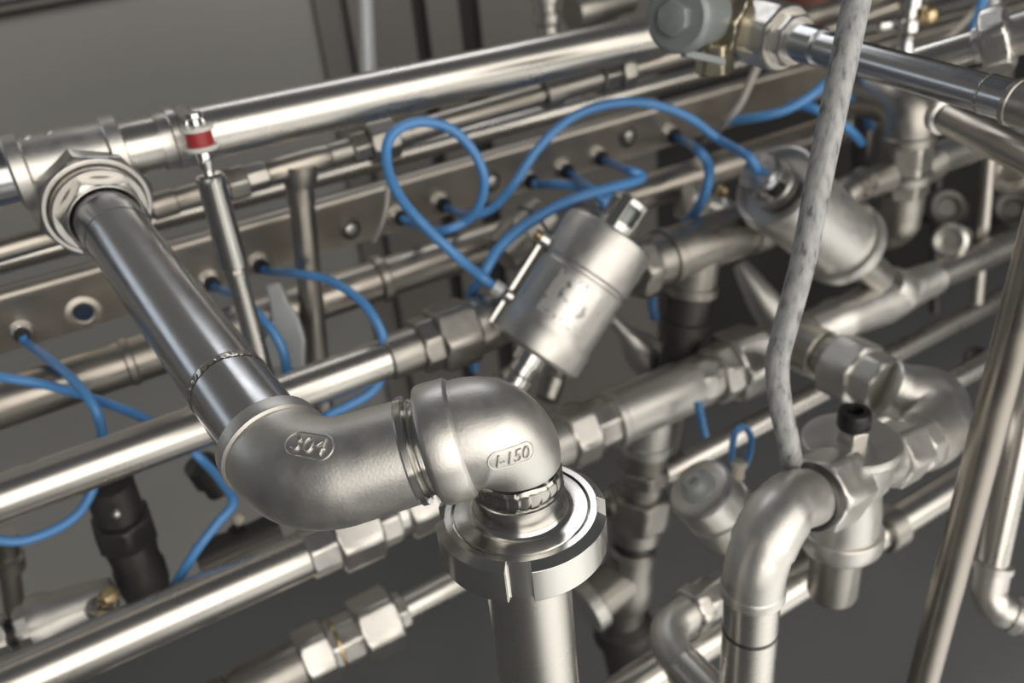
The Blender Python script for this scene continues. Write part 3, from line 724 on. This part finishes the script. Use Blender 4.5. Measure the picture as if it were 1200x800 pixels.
# ================================================================== right hand upright pipes
EP = W(1211, 300, .54); EAX = Line(EP, Wp(1081, 800, EP, YA)); EK_ = EAX.aty(137); ED = EAX.d
o = MB().cyl(EP + ED * (EP.z / -ED.z), EK_ + ED * .030, .0121, 48); tag(o.build('pipe', BROWNP), 'leaning upright pipe crossing the right side in front', 'pipe')
G0, G1 = W(1204, 470, .74), W(1163, 665, .77); dG = (G1 - G0).normalized(); kg = .76 / F
o = MB().cyl(G0 - dG * .9, G1, 16 * kg, 40); tag(o.build('pipe', PIPE), 'upright pipe at the right edge above a small elbow', 'pipe')
e = empty('pipe_elbow', G1, 'small cast elbow at the lower right edge', 'pipe elbow')
gk = W(1156, 706, .775); gq = W(1215, 735, .76)
pts = [W(1164, 662, .77)] + bend(G1, gk, gq, .02, 14) + [W(1190, 721, .768)]
MB().sweep(pts, 19.5 * kg, 40).build('bent_body', CAST, e)
P = W(1164, 662, .77); MB().lathe(P - dG * .003, P + dG, [(0, 17 * kg), (.001, 22 * kg), (.007, 22 * kg), (.009, 18 * kg)], 40).build('socket_rim', CAST, e)
gd = (gq - gk).normalized(); P = W(1186, 719, .769); MB().lathe(P, P + gd, [(0, 18 * kg), (.001, 23 * kg), (.008, 23 * kg), (.01, 18 * kg)], 40).build('socket_rim', CAST, e)
o = MB().cyl(P + gd * .004, P + gd * .4, 18 * kg, 40); tag(o.build('pipe', PIPE), 'short pipe leaving the frame at the lower right edge', 'pipe')
# ================================================================== grey cable
pts = spline([W(1022, -90, .475), W(1004, 0, .485), W(985, 90, .495), W(962, 200, .51), W(940, 310, .53), W(920, 385, .55), W(911, 425, .56), W(914, 470, .57), W(924, 520, .585), W(929, 560, .625), W(926, 600, .66)], 10)
tag(MB().sweep(pts, [16.5 * .49 / F - .0006 * i / len(pts) for i in range(len(pts))], 28).build('cable', CABLE), 'scuffed thick grey cable hanging down on the right of centre', 'cable')
# ================================================================== top right: grey valve, dark cross pipe
CR = Line(W(925, 46, .68), EK_)
def cr(px): return CR.at(px)
o = MB().cyl(cr(928), cr(1156), 20.5 * .59 / F, 48); cp = tag(o.build('pipe', DARKPIPE), 'dark grey cross pipe passing behind the cable at upper right', 'pipe')
weldring(cr(1158), CR.d, 20.5 * .59 / F, .002, .0010).build('weld_bead', WELD, cp, ang=60)
t = empty('pipe_elbow', cr(1192), 'dark steel elbow at the right end of the dark cross pipe', 'pipe elbow')
rq = 20.5 * .59 / F
MB().cyl(cr(1154), cr(1190), rq * 1.05, 48).build('stub', DARKPIPE, t)
MB().sweep([cr(1189)] + bend(cr(1188), EK_, EK_ + ED * .1, .020, 16) + [EK_ + ED * .034], rq * 1.14, 48).build('bent_body', CASTD, t)
MB().cyl(cr(1187), cr(1195), rq * 1.22, 48).build('socket_rim', CASTD, t); MB().cyl(EK_ + ED * .036, EK_ + ED * .026, rq * 1.22, 48).build('socket_rim', CASTD, t)
fu = empty('pipe_union', cr(905), 'large octagon union nut between the grey valve and the dark cross pipe', 'pipe union')
seg(CR, 868, 893, 40, 0, 'male_thread', NUT, fu); seg(CR, 886, 922, 74, 8, 'octagon_nut', NUT, fu); seg(CR, 920, 934, 58, 8, 'hex_end', NUT, fu); seg(CR, 932, 962, 44, 0, 'collar', DARKPIPE, fu)
gv = empty('check_valve', W(800, 25, .70), 'grey round valve with a hexagon on its face, at the top edge', 'valve')
VP_, VQ = W(792, 21, .655), W(838, 16, .715); kv = .67 / F; vd = (VQ - VP_).normalized()
MB().lathe(VP_, VQ, [(0, 20 * kv), (0, 34 * kv), (.002, 38 * kv), (.005, 40 * kv), (.018, 40 * kv), (.020, 37 * kv), (.055, 36 * kv), (.06, 25 * kv)], 56).build('round_cover', GREY, gv)
MB().prism(VP_ + vd * .001, VP_ - vd * .009, 20 * kv, ref=ZA).build('hex_boss', GREY, gv)
CR2 = Line(W(820, 16, .715), W(876, 32, .70))
seg(CR2, 830, 852, 92, 8, 'octagon_body', GREYNUT, gv); seg(CR2, 850, 872, 66, 6, 'hex_neck', GREYNUT, gv)
P = W(838, 50, .71); MB().prism(P, P - ZA * .026, 24 * kv, rot=.3).build('lower_neck', GREYNUT, gv)
m = MB(); a, b = W(800, 62, .68), W(848, 72, .69); m.box((a + b) / 2, (b - a) / 2, ZA * .0032, YA * .0035); m.build('lever', GREY, gv, bevel=.001)
# second steel line with big nut at the right edge
RL = Line(W(1040, 84, .70), W(1185, 42, .64))
o = MB().cyl(RL.at(1075), RL.at(1143), 19 * .66 / F, 40); tag(o.build('pipe', PIPE), 'shiny short sleeve behind the dark cross pipe at the right edge', 'pipe')
fu = empty('pipe_union', RL.at(1150), 'big nut and smaller hex at the top right edge', 'pipe union')
seg(RL, 1141, 1156, 42, 8, 'hex_end', NUT, fu); seg(RL, 1152, 1186, 76, 6, 'hex_nut', NUT, fu, .1); seg(RL, 1184, 1215, 50, 0, 'collar', NUT, fu)
tag(MB().cyl(RL.at(1213), RL.at(1213) + RL.d * .5, 19 * .62 / F, 40).build('pipe', PIPE), 'pipe leaving the right edge from the big top right nut', 'pipe')
# pipe beneath the dark cross pipe
C2 = Line(W(1098, 132, .74), W(1215, 190, .64))
o = MB().cyl(C2.at(1112), C2.at(1250) + C2.d * .4, 19 * .69 / F, 40); tag(o.build('pipe', BROWNP), 'brownish pipe directly beneath the dark cross pipe, right edge', 'pipe')
m = MB().lathe(C2.at(1100), C2.at(1120), [(0, .008), (0, .0145), (.003, .0162), (.010, .0162), (.012, .013)], 36); tag(m.build('joint_ring', NUT), 'rounded ring starting the pipe beneath the dark cross pipe', 'ring')
# needle valve behind
nv = empty('needle_valve', W(1060, 50, 1.12), 'small shiny needle valve with knobs, behind the cable top', 'valve')
kn = 1.12 / F
NA = Line(W(1063, 40, 1.12), W(1063, 40, 1.12) + ZA)
lathe_py([(-14, 26), (8, 26), (10, 16), (20, 16), (24, 24), (36, 26), (42, 18), (48, 16), (62, 20)], NA, 24).build('valve_stem', CHROME, nv)
P = W(1063, 29, 1.12); m = MB().lathe(W(1028, 31, 1.13), W(1100, 20, 1.12), [(0, 4 * kn), (.003, 8 * kn), (.016, 8 * kn), (.020, 5 * kn), (.07, 5 * kn)], 20); m.build('tee_handle', CHROME, nv)
MB().ball(W(1087, 18, 1.12), 12 * kn).build('ball_knob', BRASS, nv)
o = MB().lathe(W(930, -10, 1.25), W(965, 24, 1.2), [(0, .012), (.008, .026), (.04, .030), (.07, .026), (.078, .010)], 28); tag(o.build('red_knob', REDD), 'dull red knob behind the union nut at the top edge', 'knob')
# bundle of background bars top right
for (x0, y0, x1, y1, d, w, lab) in ((860, 75, 1200, -45, 1.55, 24, 'faint bar behind the needle valve'), (1000, 48, 1200, -10, 1.65, 24, 'fainter bar further behind the needle valve, at the top edge'), (1040, 75, 1200, 25, 1.62, 22, 'short faint bar just above the dark cross pipe')):
    P, Q = W(x0, y0, d), W(x1, y1, d * 1.04); tag(MB().cyl(P, Q + (Q - P) * .2, w * .5 * d / F, 28).build('pipe', BROWNP), 'blurred ' + lab, 'pipe')
# ================================================================== paddle levers
def paddle(pts, th, d, label, name='paddle_lever', m=PALE):
    """a flat tapered lever: pixel outline pts at depth d extruded to thickness th."""
    P = [W(x, y, d) for x, y in pts]; nrm = (P[1] - P[0]).cross(P[2] - P[0]).normalized()
    o = MB().extrude(P, nrm * th).build(name, m, bevel=th * .3); return tag(o, label, 'lever')
paddle([(311, 334), (327, 330), (336, 352), (350, 374), (357, 398), (356, 430), (312, 432), (308, 402), (318, 374)], .008, .80, 'pale tapered paddle lever behind the polished rod')
tp = W(716, 372, .97); tq = W(770, 430, 1.02); kk = .95 / F; 
pl_ = MB().lathe(tp, tq, [(0, 4 * kk), (.003, 7 * kk), (.03, 9 * kk), (.040, 14 * kk), (.060, 22 * kk), (.085, 25 * kk), (.105, 17 * kk), (.112, 5 * kk)], 28)
tag(pl_.build('paddle_lever', CAST), 'teardrop shaped steel lever right of the tilted actuator', 'lever')
tp = W(866, 308, 1.05); tq = W(915, 385, 1.05); kk = 1.05 / F
pl_ = MB().lathe(tp, tq, [(0, 6 * kk), (.002, 9 * kk), (.02, 13 * kk), (.06, 19 * kk), (.095, 20 * kk), (.1, 8 * kk)], 28)
tag(pl_.build('paddle_lever', CAST), 'tapered steel lever left of the grey cable, under the second actuator', 'lever')
# ================================================================== lower left dark fittings
kb = .78 / F
HX = Line(W(130, 575, .76), W(172, 690, .83)); 
db = empty('drain_valve', HX.P, 'black stepped drain valve hanging under the middle pipe at lower left', 'valve')
MB().lathe(HX.P, HX.Q, [(-.01, 27 * kb), (.028, 27 * kb), (.03, 24 * kb), (.036, 24 * kb)], 32).build('upper_neck', DSTEEL, db)
q = HX.P + HX.d * .032; MB().prism(q, q + HX.d * .03, 36 * kb, ref=YA).build('hex_collar', DSTEEL, db)
MB().lathe(q + HX.d * .028, HX.Q, [(0, 28 * kb), (.004, 30 * kb), (.03, 27 * kb), (.04, 30 * kb), (.06, 30 * kb), (.1, 22 * kb)], 32).build('lower_body', DSTEEL, db)
MB().ball(W(137, 602, .735), 5.5 * kb).build('bright_screw', NUT, db)
m = MB().lathe(W(5, 625, .86), W(14, 690, .9), [(0, 15 * kb), (.03, 15 * kb), (.032, 20 * kb), (.05, 20 * kb), (.052, 13 * kb), (.2, 13 * kb)], 28)
tag(m.build('pipe', BROWNP), 'dark thin upright pipe at the left edge below the blue hose', 'pipe')
lv = empty('side_valve', W(80, 725, .74), 'cast valve with brass bolt behind the bottom pipe, lower left', 'valve')
LL = Line(W(-15, 752, .73), W(140, 692, .77)); kl = .74 / F
MB().lathe(LL.at(38), LL.at(132), [(0, 20 * kl), (.001, 33 * kl), (.012, 34 * kl), (.02, 28 * kl), (.05, 24 * kl), (.07, 20 * kl), (.072, 12 * kl)], 40).build('valve_body', CAST, lv)
seg(LL, 22, 46, 52, 6, 'hex_nut', NUT, lv); seg(LL, 8, 26, 34, 0, 'black_sleeve', BLACK, lv); seg(LL, -20, 12, 48, 6, 'hex_nut', NUT, lv)
P = W(124, 702, .74); MB().prism(P, W(130, 696, .728), 11 * kl).build('brass_bolt', BRASS, lv)
MB().lathe(W(115, 715, .745), W(119, 704, .74), [(0, 15 * kl), (.006, 15 * kl), (.008, 11 * kl)], 28).build('bolt_seat', NUT, lv)
# fittings behind the bottom pipe near the 304 elbow
bv = empty('side_valve', W(265, 640, .80), 'dark cast valve with a pale cap, left of and below the 304 elbow', 'valve')
LL2 = Line(W(215, 668, .78), W(330, 618, .82))
MB().lathe(LL2.at(232), LL2.at(335), [(0, 12 * kl), (.001, 24 * kl), (.02, 26 * kl), (.04, 22 * kl), (.08, 24 * kl), (.081, 15 * kl)], 36).build('valve_body', DSTEEL, bv)
MB().ball(W(279, 608, .79), 8 * kl).build('pale_cap', CREAM, bv)
MB().lathe(W(279, 610, .795), W(276, 640, .81), [(0, 7 * kl), (.012, 7 * kl), (.013, 12 * kl), (.03, 12 * kl)], 24).build('neck', DSTEEL, bv)
m = MB().lathe(W(232, 540, .86), W(262, 585, .9), [(0, 10 * kl), (.004, 22 * kl), (.03, 22 * kl), (.032, 16 * kl), (.05, 16 * kl)], 28)
tag(m.build('hose_coupling', DSTEEL), 'dark round coupling left of the 304 elbow, behind the blue hose', 'coupling')
# ================================================================== blue hoses
HG = 'blue air hoses'
def hose(pts, w, label, name='air_hose', m=BLUE, group=HG, cat='hose'):
    P = [p if isinstance(p, Vector) else W(*p) for p in pts]; s = spline(P, 10)
    r = w * .5 * sum(proj(q)[2] for q in P) / len(P) / F
    return tag(MB().sweep(s, r, 14).build(name, m), label, cat, group)
fp = lambda x, y: face(x, y) - FN * .016
fd = lambda x, y, e=0: proj(face(x, y))[2] - e
hose([face(25, 389) - FN * .010, fp(32, 396), (62, 424, .72), (95, 455, .69), (114, 485, .685), (120, 520, .70), (112, 565, .72), (88, 605, .71), (40, 630, .69), (0, 633, .68), (-60, 620, .67), (-300, 560, .66)], 11.5, 'blue hose drooping from the leftmost box port and curving back left')
hose([(-300, 380, .68), (-50, 428, .70), (0, 441, .70), (50, 450, .71), (100, 464, .715), (170, 490, .71), (215, 520, .73), (238, 540, .74), (258, 562, .73), (273, 588, .715), (255, 612, .705), (230, 645, .70), (206, 684, .705), (195, 710, .72)], 11.5, 'blue hose entering at the left edge and folding back beside the 304 elbow')
hose([face(246, 329) - FN * .010, fp(250, 333), (275, 345, .75), (300, 366, .745), (322, 392, .745), (334, 420, .75), (336, 450, .76)], 11, 'blue hose passing behind the polished rod')
hose([face(303, 310) - FN * .010, fp(309, 313), (345, 320, .78), (385, 328, .76), (420, 350, .745), (440, 375, .74), (450, 400, .745), (452, 432, .76), (436, 458, .75), (410, 474, .74), (385, 486, .735), (360, 505, .74)], 11, 'blue hose arching over the thin upright pipe behind the middle pipe')
pz = proj(PORT1)
hose([PORT1, (560, 321, pz[2] - .005), (535, 300, .72), (495, 262, .71), (467, 228, .71), (453, 190, .715), (459, 158, .72), (489, 143, .73), (526, 150, .74), (553, 175, .75), (567, 207, .76), (563, 237, .775), (546, 259, .79), (512, 271, .80), (482, 262, fd(482, 262, .02)), fp(470, 255), face(467, 253) - FN * .010], 11.5, 'blue hose making the big round loop left of the tilted actuator')
pz2 = proj(PORT2)
hose([face(516, 239) - FN * .010, fp(521, 242), (548, 252, .835), (572, 247, .84), (588, 233, .835), (606, 210, .825), (632, 172, .82), (668, 139, .82), (712, 122, .82), (760, 121, .83), (806, 137, .85), (842, 163, .87), (pz2[0] - 12, pz2[1] - 18, pz2[2] - .01), PORT2], 11, 'long blue hose arching up and over to the second actuator')
hose([face(700, 185) - FN * .010, fp(706, 188), (735, 199, .88), (752, 206, .875), (742, 213, .86), (700, 224, .83), (660, 238, .81), (615, 264, .795), (585, 290, .785), (566, 322, .78), (551, 350, .82), (553, 400, .87), (556, 435, .88)], 12, 'folded blue hose falling behind the tilted actuator')
hose([face(660, 200) - FN * .010, fp(665, 204), (688, 219, .865), (704, 232, .855), (712, 246, .86), (716, 270, .88)], 12, 'short blue hose dropping behind the tilted actuator cap')
hose([face(618, 212) - FN * .010, fp(624, 213), (650, 216, .97), (680, 219, .965), (702, 225, .95), (730, 245, .95)], 11, 'short level blue hose crossing the folded hose')
hose([face(785, 159) - FN * .010, fp(791, 162), (815, 173, .90), (830, 193, .89), (828, 222, .89), (812, 252, .94), (788, 278, .985), (772, 310, 1.0), (764, 350, 1.0), (768, 375, 1.0)], 11, 'hooked blue hose hanging between the two tilted actuators')
hose([(852, 142, 1.06), (888, 137, 1.03), (922, 128, 1.02), (950, 112, 1.02), (980, 88, 1.04), (1010, 70, 1.08)], 11, 'blurred blue hose rising behind the cable')
hose([(925, 122, 1.04), (950, 126, 1.02), (975, 138, 1.02), (995, 152, 1.04), (1010, 168, 1.06)], 11, 'blurred blue hose sinking behind the cable')
hose([(975, 112, 1.08), (1000, 116, 1.07), (1012, 128, 1.08), (1020, 150, 1.1)], 10, 'short blurred blue hose right of the cable')
hose([(1160, -30, 1.16), (1150, 5, 1.16), (1142, 30, 1.16), (1130, 60, 1.18)], 10, 'blue hose at the top right edge')
hose([(858, 548, .745), (858, 525, .745), (862, 506, .745), (872, 500, .75), (880, 512, .75), (879, 530, .75), (872, 548, .748)], 8, 'small blue hose loop beside the small actuator')
MB_ = MB().lathe(W(864, 560, .745), W(866, 540, .742), [(0, .006), (.010, .006), (.011, .0075), (.016, .0075)], 20)
tag(MB_.build('hose_port', CREAM), 'pale stub under the small blue hose loop', 'hose port')
hose([(818, 470, .86), (822, 492, .86), (826, 510, .87)], 10, 'stub of blue hose under the pale raised square nut')
hose([(768, 30, 1.0), (900, 60, .99), (884, 85, .985), (868, 120, .985), (850, 142, 1.0), (838, 156, 1.06), (826, 166, 1.12)][1:], 9, 'thin grey hose sagging under the grey valve', 'thin_hose', CLEAR, None)
hose([(455, 215, .80), (452, 245, .80), (446, 265, .81), (438, 282, .83)], 6, 'thin greyish wire at the left side of the big blue loop', 'thin_hose', CLEAR, None)
hose([(1170, -20, 1.3), (1130, 25, 1.25), (1090, 60, 1.22), (1050, 80, 1.2)], 8, 'thin grey hose slanting behind the needle valve', 'thin_hose', CLEAR, None)
# ================================================================== back of the room
def wallx(px): return Wp(px, 40, Vector((0, YW, 0)), YA).x
def upright(x0, x1, m, name, th=.03, y=None):
    yy = YW if y is None else y; a = Wp(x0, 40, Vector((0, yy, 0)), YA).x; b = Wp(x1, 40, Vector((0, yy, 0)), YA).x
    return MB().box(Vector(((a + b) / 2, yy - th / 2 - .001, 1.35)), XA * ((b - a) / 2), YA * th / 2, ZA * 1.35).build(name, m, bevel=.003)
struct(upright(372, 402, PANELM, 'trim_1', .012)); struct(upright(406, 480, PANELM, 'trim_2')); struct(upright(480, 496, DARKM, 'trim_3', .01)); struct(upright(497, 535, PANELM, 'trim_4', .025)); struct(upright(536, 556, DARKM, 'trim_5', .01)); struct(upright(557, 760, PANELM, 'trim_6', .028))
struct(upright(760, 1330, DARKM, 'trim_7', .02))
P0_ = Wp(0, 12, Vector((0, YW - .02, 0)), YA)
P1_ = Wp(130, -12, Vector((0, YW - .02, 0)), YA)
cdo = MB().cyl(P0_ - (P1_ - P0_) * 3, P1_ + (P1_ - P0_) * 3, .012, 20); tag(cdo.build('conduit', DSTEEL), 'dark conduit along the grey wall at the top left corner', 'conduit')
P = W(427, -40, 1.0); Q = SECOND.at(440) + YA * .012; dd = (Q - P).normalized()
tag(MB().cyl(P - dd * .2, Q, 9 * .95 / F, 32).build('pipe', PALE), 'pale upright pipe behind the large bright pipe, top centre', 'pipe')
bf = empty('hose_coupling', W(640, 15, 1.15), 'blurred stepped fitting behind the large pipe, top centre', 'coupling')
BA = Line(W(641, 20, 1.15), W(641, 20, 1.15) + ZA); BX = 1.15 / F
lathe_py([(-30, 26), (-12, 26), (-10, 34), (2, 34), (4, 26), (14, 26), (16, 32), (26, 32), (30, 26), (60, 26)], BA).build('fitting_body', NUT, bf)
o = MB().lathe(W(670, 16, 1.2), W(745, -4, 1.25), [(0, .012), (.001, .026), (.02, .028), (.05, .024), (.07, .024), (.09, .02), (.11, .02)], 32)
tag(o.build('pipe_coupling', CASTD), 'blurred dull coupling behind the large pipe, left of the grey valve', 'coupling')
# extra fittings right background
for (x, y, d, r, dx, dy, mt, lab) in ((1113, 282, 1.12, 20, 6, -2, CAST, 'round bright ring fitting between the two right pipes'), (1110, 243, 1.2, 24, -8, 3, DSTEEL, 'blurred ball shaped fitting under the bright right pipe'), (1185, 200, 1.15, 26, 8, 6, CASTD, 'blurred round fitting at the right edge'), (1186, 245, 1.25, 22, -5, 4, DSTEEL, 'dark round fitting at the right edge between two pipes'), (1145, 420, 1.3, 14, 4, 4, DSTEEL, 'tiny dark fitting behind the U bend pipes'), (930, 640, .92, 32, 8, -4, CASTD, 'dull round plug right of the smooth elbow, behind it')):
    P, Q = W(x, y, d), W(x + dx * 3, y + dy * 3, d + .07); kq = d / F
    o = MB().lathe(P, Q, [(0, r * .45 * kq), (-.004, r * .55 * kq), (-.006, r * .8 * kq), (-.002, r * kq), (.012, r * kq), (.02, r * .85 * kq), (.03, r * .6 * kq), (.09, r * .5 * kq)], 32)
    tag(o.build('pipe_plug', mt), lab, 'plug')
for (x, y, x2, y2, d, w, mt, lab) in ((1160, 175, 1150, 290, 1.15, 15, CASTD, 'thin upright pipe between the two bright right pipes'), (1098, 185, 1096, 300, 1.33, 12, DSTEEL, 'dark thin upright pipe right of the upright union'), (1016, 95, 1006, 240, 1.12, 24, DSTEEL, 'dark upright pipe left of the upright union'), (705, 245, 690, 330, .925, 56, BROWNP, 'broad brownish upright pipe behind the tilted actuator cap'), (1165, -40, 1162, 40, 1.3, 14, PALE, 'pale thin upright pipe at the top right edge')):
    P, Q = W(x, y, d), W(x2, y2, d * 1.03); tag(MB().cyl(P, Q + (Q - P) * .6, w * .5 * d / F, 28).build('pipe', mt), lab, 'pipe')
for (x, y, x2, y2, d, w, mt, lab) in ((585, 300, 640, 250, .875, 58, CASTD, 'dull rounded valve behind the tilted actuator, upper left'), (800, 235, 850, 255, 1.02, 46, CAST, 'pale blurred coupling under the hooked hose'), (640, 470, 660, 410, .88, 30, CASTD, 'dull leaning neck behind the front elbow')):
    P, Q = W(x, y, d), W(x2, y2, d * 1.02); L = (Q - P).length; r = w * .5 * d / F
    tag(MB().lathe(P, Q, [(0, r * .5), (.002, r * .9), (L * .4, r), (L * .45, r * .85), (L * .7, r * .85), (L * .74, r), (L - .002, r * .9), (L, r * .5)], 32).build('valve_housing', mt), lab, 'valve')
tag(MB().ball(W(820, 190, .99), .009).build('bolt_cap', CREAM), 'small pale round cap inside the hooked blue hose', 'cap')
tag(MB().ball(W(846, 225, .99), .008).build('bolt_cap', BRASS), 'small brass cap right of the hooked blue hose', 'cap')
# ================================================================== raised casting marks
def lettering(txt, elbow, pc, right_px, size, parent, shear=0.0, h=.0013, oval=True, lab=None):
    """raised letters wrapped on a cast surface: pc picture point of the centre, right_px picture vector of the reading direction."""
    dg = bpy.context.evaluated_depsgraph_get(); dg.update()
    me = elbow.data; off = wloc(elbow)
    bvh = BVHTree.FromPolygons([v.co + off for v in me.vertices], [tuple(p.vertices) for p in me.polygons])
    def hit(px, py):
        r = ray(px, py).normalized(); return bvh.ray_cast(CAM, r)
    c, nrm, _, _ = hit(*pc); c2, _, _, _ = hit(pc[0] + right_px[0], pc[1] + right_px[1]); c3, _, _, _ = hit(pc[0] - right_px[0], pc[1] - right_px[1])
    if nrm.dot(CAM - c) < 0: nrm = -nrm
    rx = (c2 - c3); rx = (rx - nrm * rx.dot(nrm)).normalized(); up = nrm.cross(rx)
    cu = bpy.data.curves.new('mark', 'FONT'); cu.body = txt; cu.size = size; cu.align_x = 'CENTER'; cu.align_y = 'CENTER'; cu.extrude = size * .01; cu.bevel_depth = size * .035; cu.bevel_resolution = 2; cu.offset = -size * .03; cu.shear = shear; cu.resolution_u = 4
    to = bpy.data.objects.new('mark', cu); COL.objects.link(to); dg = bpy.context.evaluated_depsgraph_get(); tm = to.evaluated_get(dg).to_mesh()
    vs = [(v.co.x, v.co.y, v.co.z) for v in tm.vertices]; fs = [tuple(p.vertices) for p in tm.polygons]; to.evaluated_get(dg).to_mesh_clear()
    bpy.data.objects.remove(to); bpy.data.curves.remove(cu)
    zm = max(v[2] for v in vs); xs = [v[0] for v in vs]; ys = [v[1] for v in vs]; w2, h2 = max(xs) + size * .28, size * .53; cy = (max(ys) + min(ys)) / 2
    def drop(x, y, z):
        p = c + rx * x + up * y + nrm * .02; q, n2, _, _ = bvh.ray_cast(p, -nrm)
        if q is None: q = p - nrm * .02; n2 = nrm
        if n2.dot(nrm) < 0: n2 = -n2
        return q + n2 * z
    bm = bmesh.new(); tb = [bm.verts.new(p) for p in vs]
    for f in fs:
        try: bm.faces.new([tb[i] for i in f])
        except ValueError: pass
    bmesh.ops.triangulate(bm, faces=bm.faces)
    for _ in range(5):
        le = [e for e in bm.edges if e.calc_length() > size * .14 and True]
        if not le: break
        bmesh.ops.subdivide_edges(bm, edges=le, cuts=1); bmesh.ops.triangulate(bm, faces=bm.faces)
    bm.verts.index_update(); m = MB(); m.v = [drop(v.co.x, v.co.y - cy, h * v.co.z / zm if v.co.z > 0 else -.0006) for v in bm.verts]; m.f = [tuple(v.index for v in f.verts) for f in bm.faces]; bm.free()
    m.build('raised_mark', CAST, parent, ang=50)
    if oval:
        P = []
        for i in range(64):
            a = 2 * PI * i / 64; sx = math.cos(a); sy = math.sin(a)
            x = (w2 - h2) * (1 if sx > 0 else -1) + h2 * sx if abs(sx) > 1e-6 else 0
            P.append(drop(x, h2 * sy, .0001))
        P.append(P[0]); MB().sweep(P, size * .035 if size > .01 else .0004, 8, caps=False).build('oval_frame', CAST, parent)
bpy.context.view_layer.update()
lettering('304', E1b, (362, 521), (14, 2.6), .0125, E1)
lettering('I-150', E2b, (600, 535), (14, -4.5), .0088, E2, shear=.2)
# ================================================================== light
def area(name, loc, target, sx, sy, power, col=(1, 1, 1)):
    l = bpy.data.lights.new(name, 'AREA'); l.shape = 'RECTANGLE'; l.size = sx; l.size_y = sy; l.energy = power; l.color = col
    o = bpy.data.objects.new(name, l); COL.objects.link(o); o.location = loc
    o.rotation_euler = (Vector(target) - Vector(loc)).to_track_quat('-Z', 'Y').to_euler(); return o
T0 = (.1, .6, 1.0)
area('window_light', (1.1, -2.3, 2.0), (1.1, 0, 1.9), 5.4, 3.2, 110, (1, .945, .86))
area('high_window', (-.75, 1.58, 1.64), (-.4, .4, 1.2), 1.7, .30, 1.5, (.82, .91, 1.0))
area('upper_window', (.75, 1.58, 2.36), (.5, .4, 1.2), 1.1, .55, 5.0, (.97, .98, 1.0))
def spot(name, loc, target, power, ang, col):
    l = bpy.data.lights.new(name, 'SPOT'); l.energy = power; l.spot_size = math.radians(ang); l.spot_blend = .6; l.color = col; l.shadow_soft_size = .15
    o = bpy.data.objects.new(name, l); COL.objects.link(o); o.location = loc
    o.rotation_euler = (Vector(target) - Vector(loc)).to_track_quat('-Z', 'Y').to_euler(); return o
spot('floor_fill_spot', (1.3, -1.4, 3.0), (1.2, -1.25, 0), 2400, 58, (1, .95, .87))  # added fill, no known lamp: brightens the floor area mirrored in upright steel
w = bpy.data.worlds.new('hall'); SC.world = w; w.use_nodes = True
w.node_tree.nodes['Background'].inputs[0].default_value = (.90, .92, .95, 1); w.node_tree.nodes['Background'].inputs[1].default_value = .075
# ================================================================== camera
cd = bpy.data.cameras.new('camera'); co = bpy.data.objects.new('camera', cd); COL.objects.link(co)
cd.sensor_width = 36; cd.lens = F / 1200 * 36; cd.clip_start = .01
R = M3.to_4x4(); co.matrix_world = Matrix.Translation(CAM) @ R
cd.dof.use_dof = True; cd.dof.focus_distance = .43; cd.dof.aperture_fstop = 5.4
for nm, gr in (('box_bolt', 'bolts on the box face'), ('paddle_lever', 'paddle levers'), ('valve_actuator', 'piston actuators of the valves'), ('pipe_plug', 'round plugs in the right background'), ('joint_ring', 'joint rings on the pipes'), ('thin_hose', 'thin grey hoses')):
    for o in list(bpy.data.objects):
        if o.parent is None and o.name.split('.')[0] == nm: o['group'] = gr
SC.camera = co
SC.view_settings.view_transform = 'Standard'; SC.view_settings.look = 'None'; SC.view_settings.gamma = 1; SC.view_settings.use_curve_mapping = False
SC.view_settings.exposure = .15
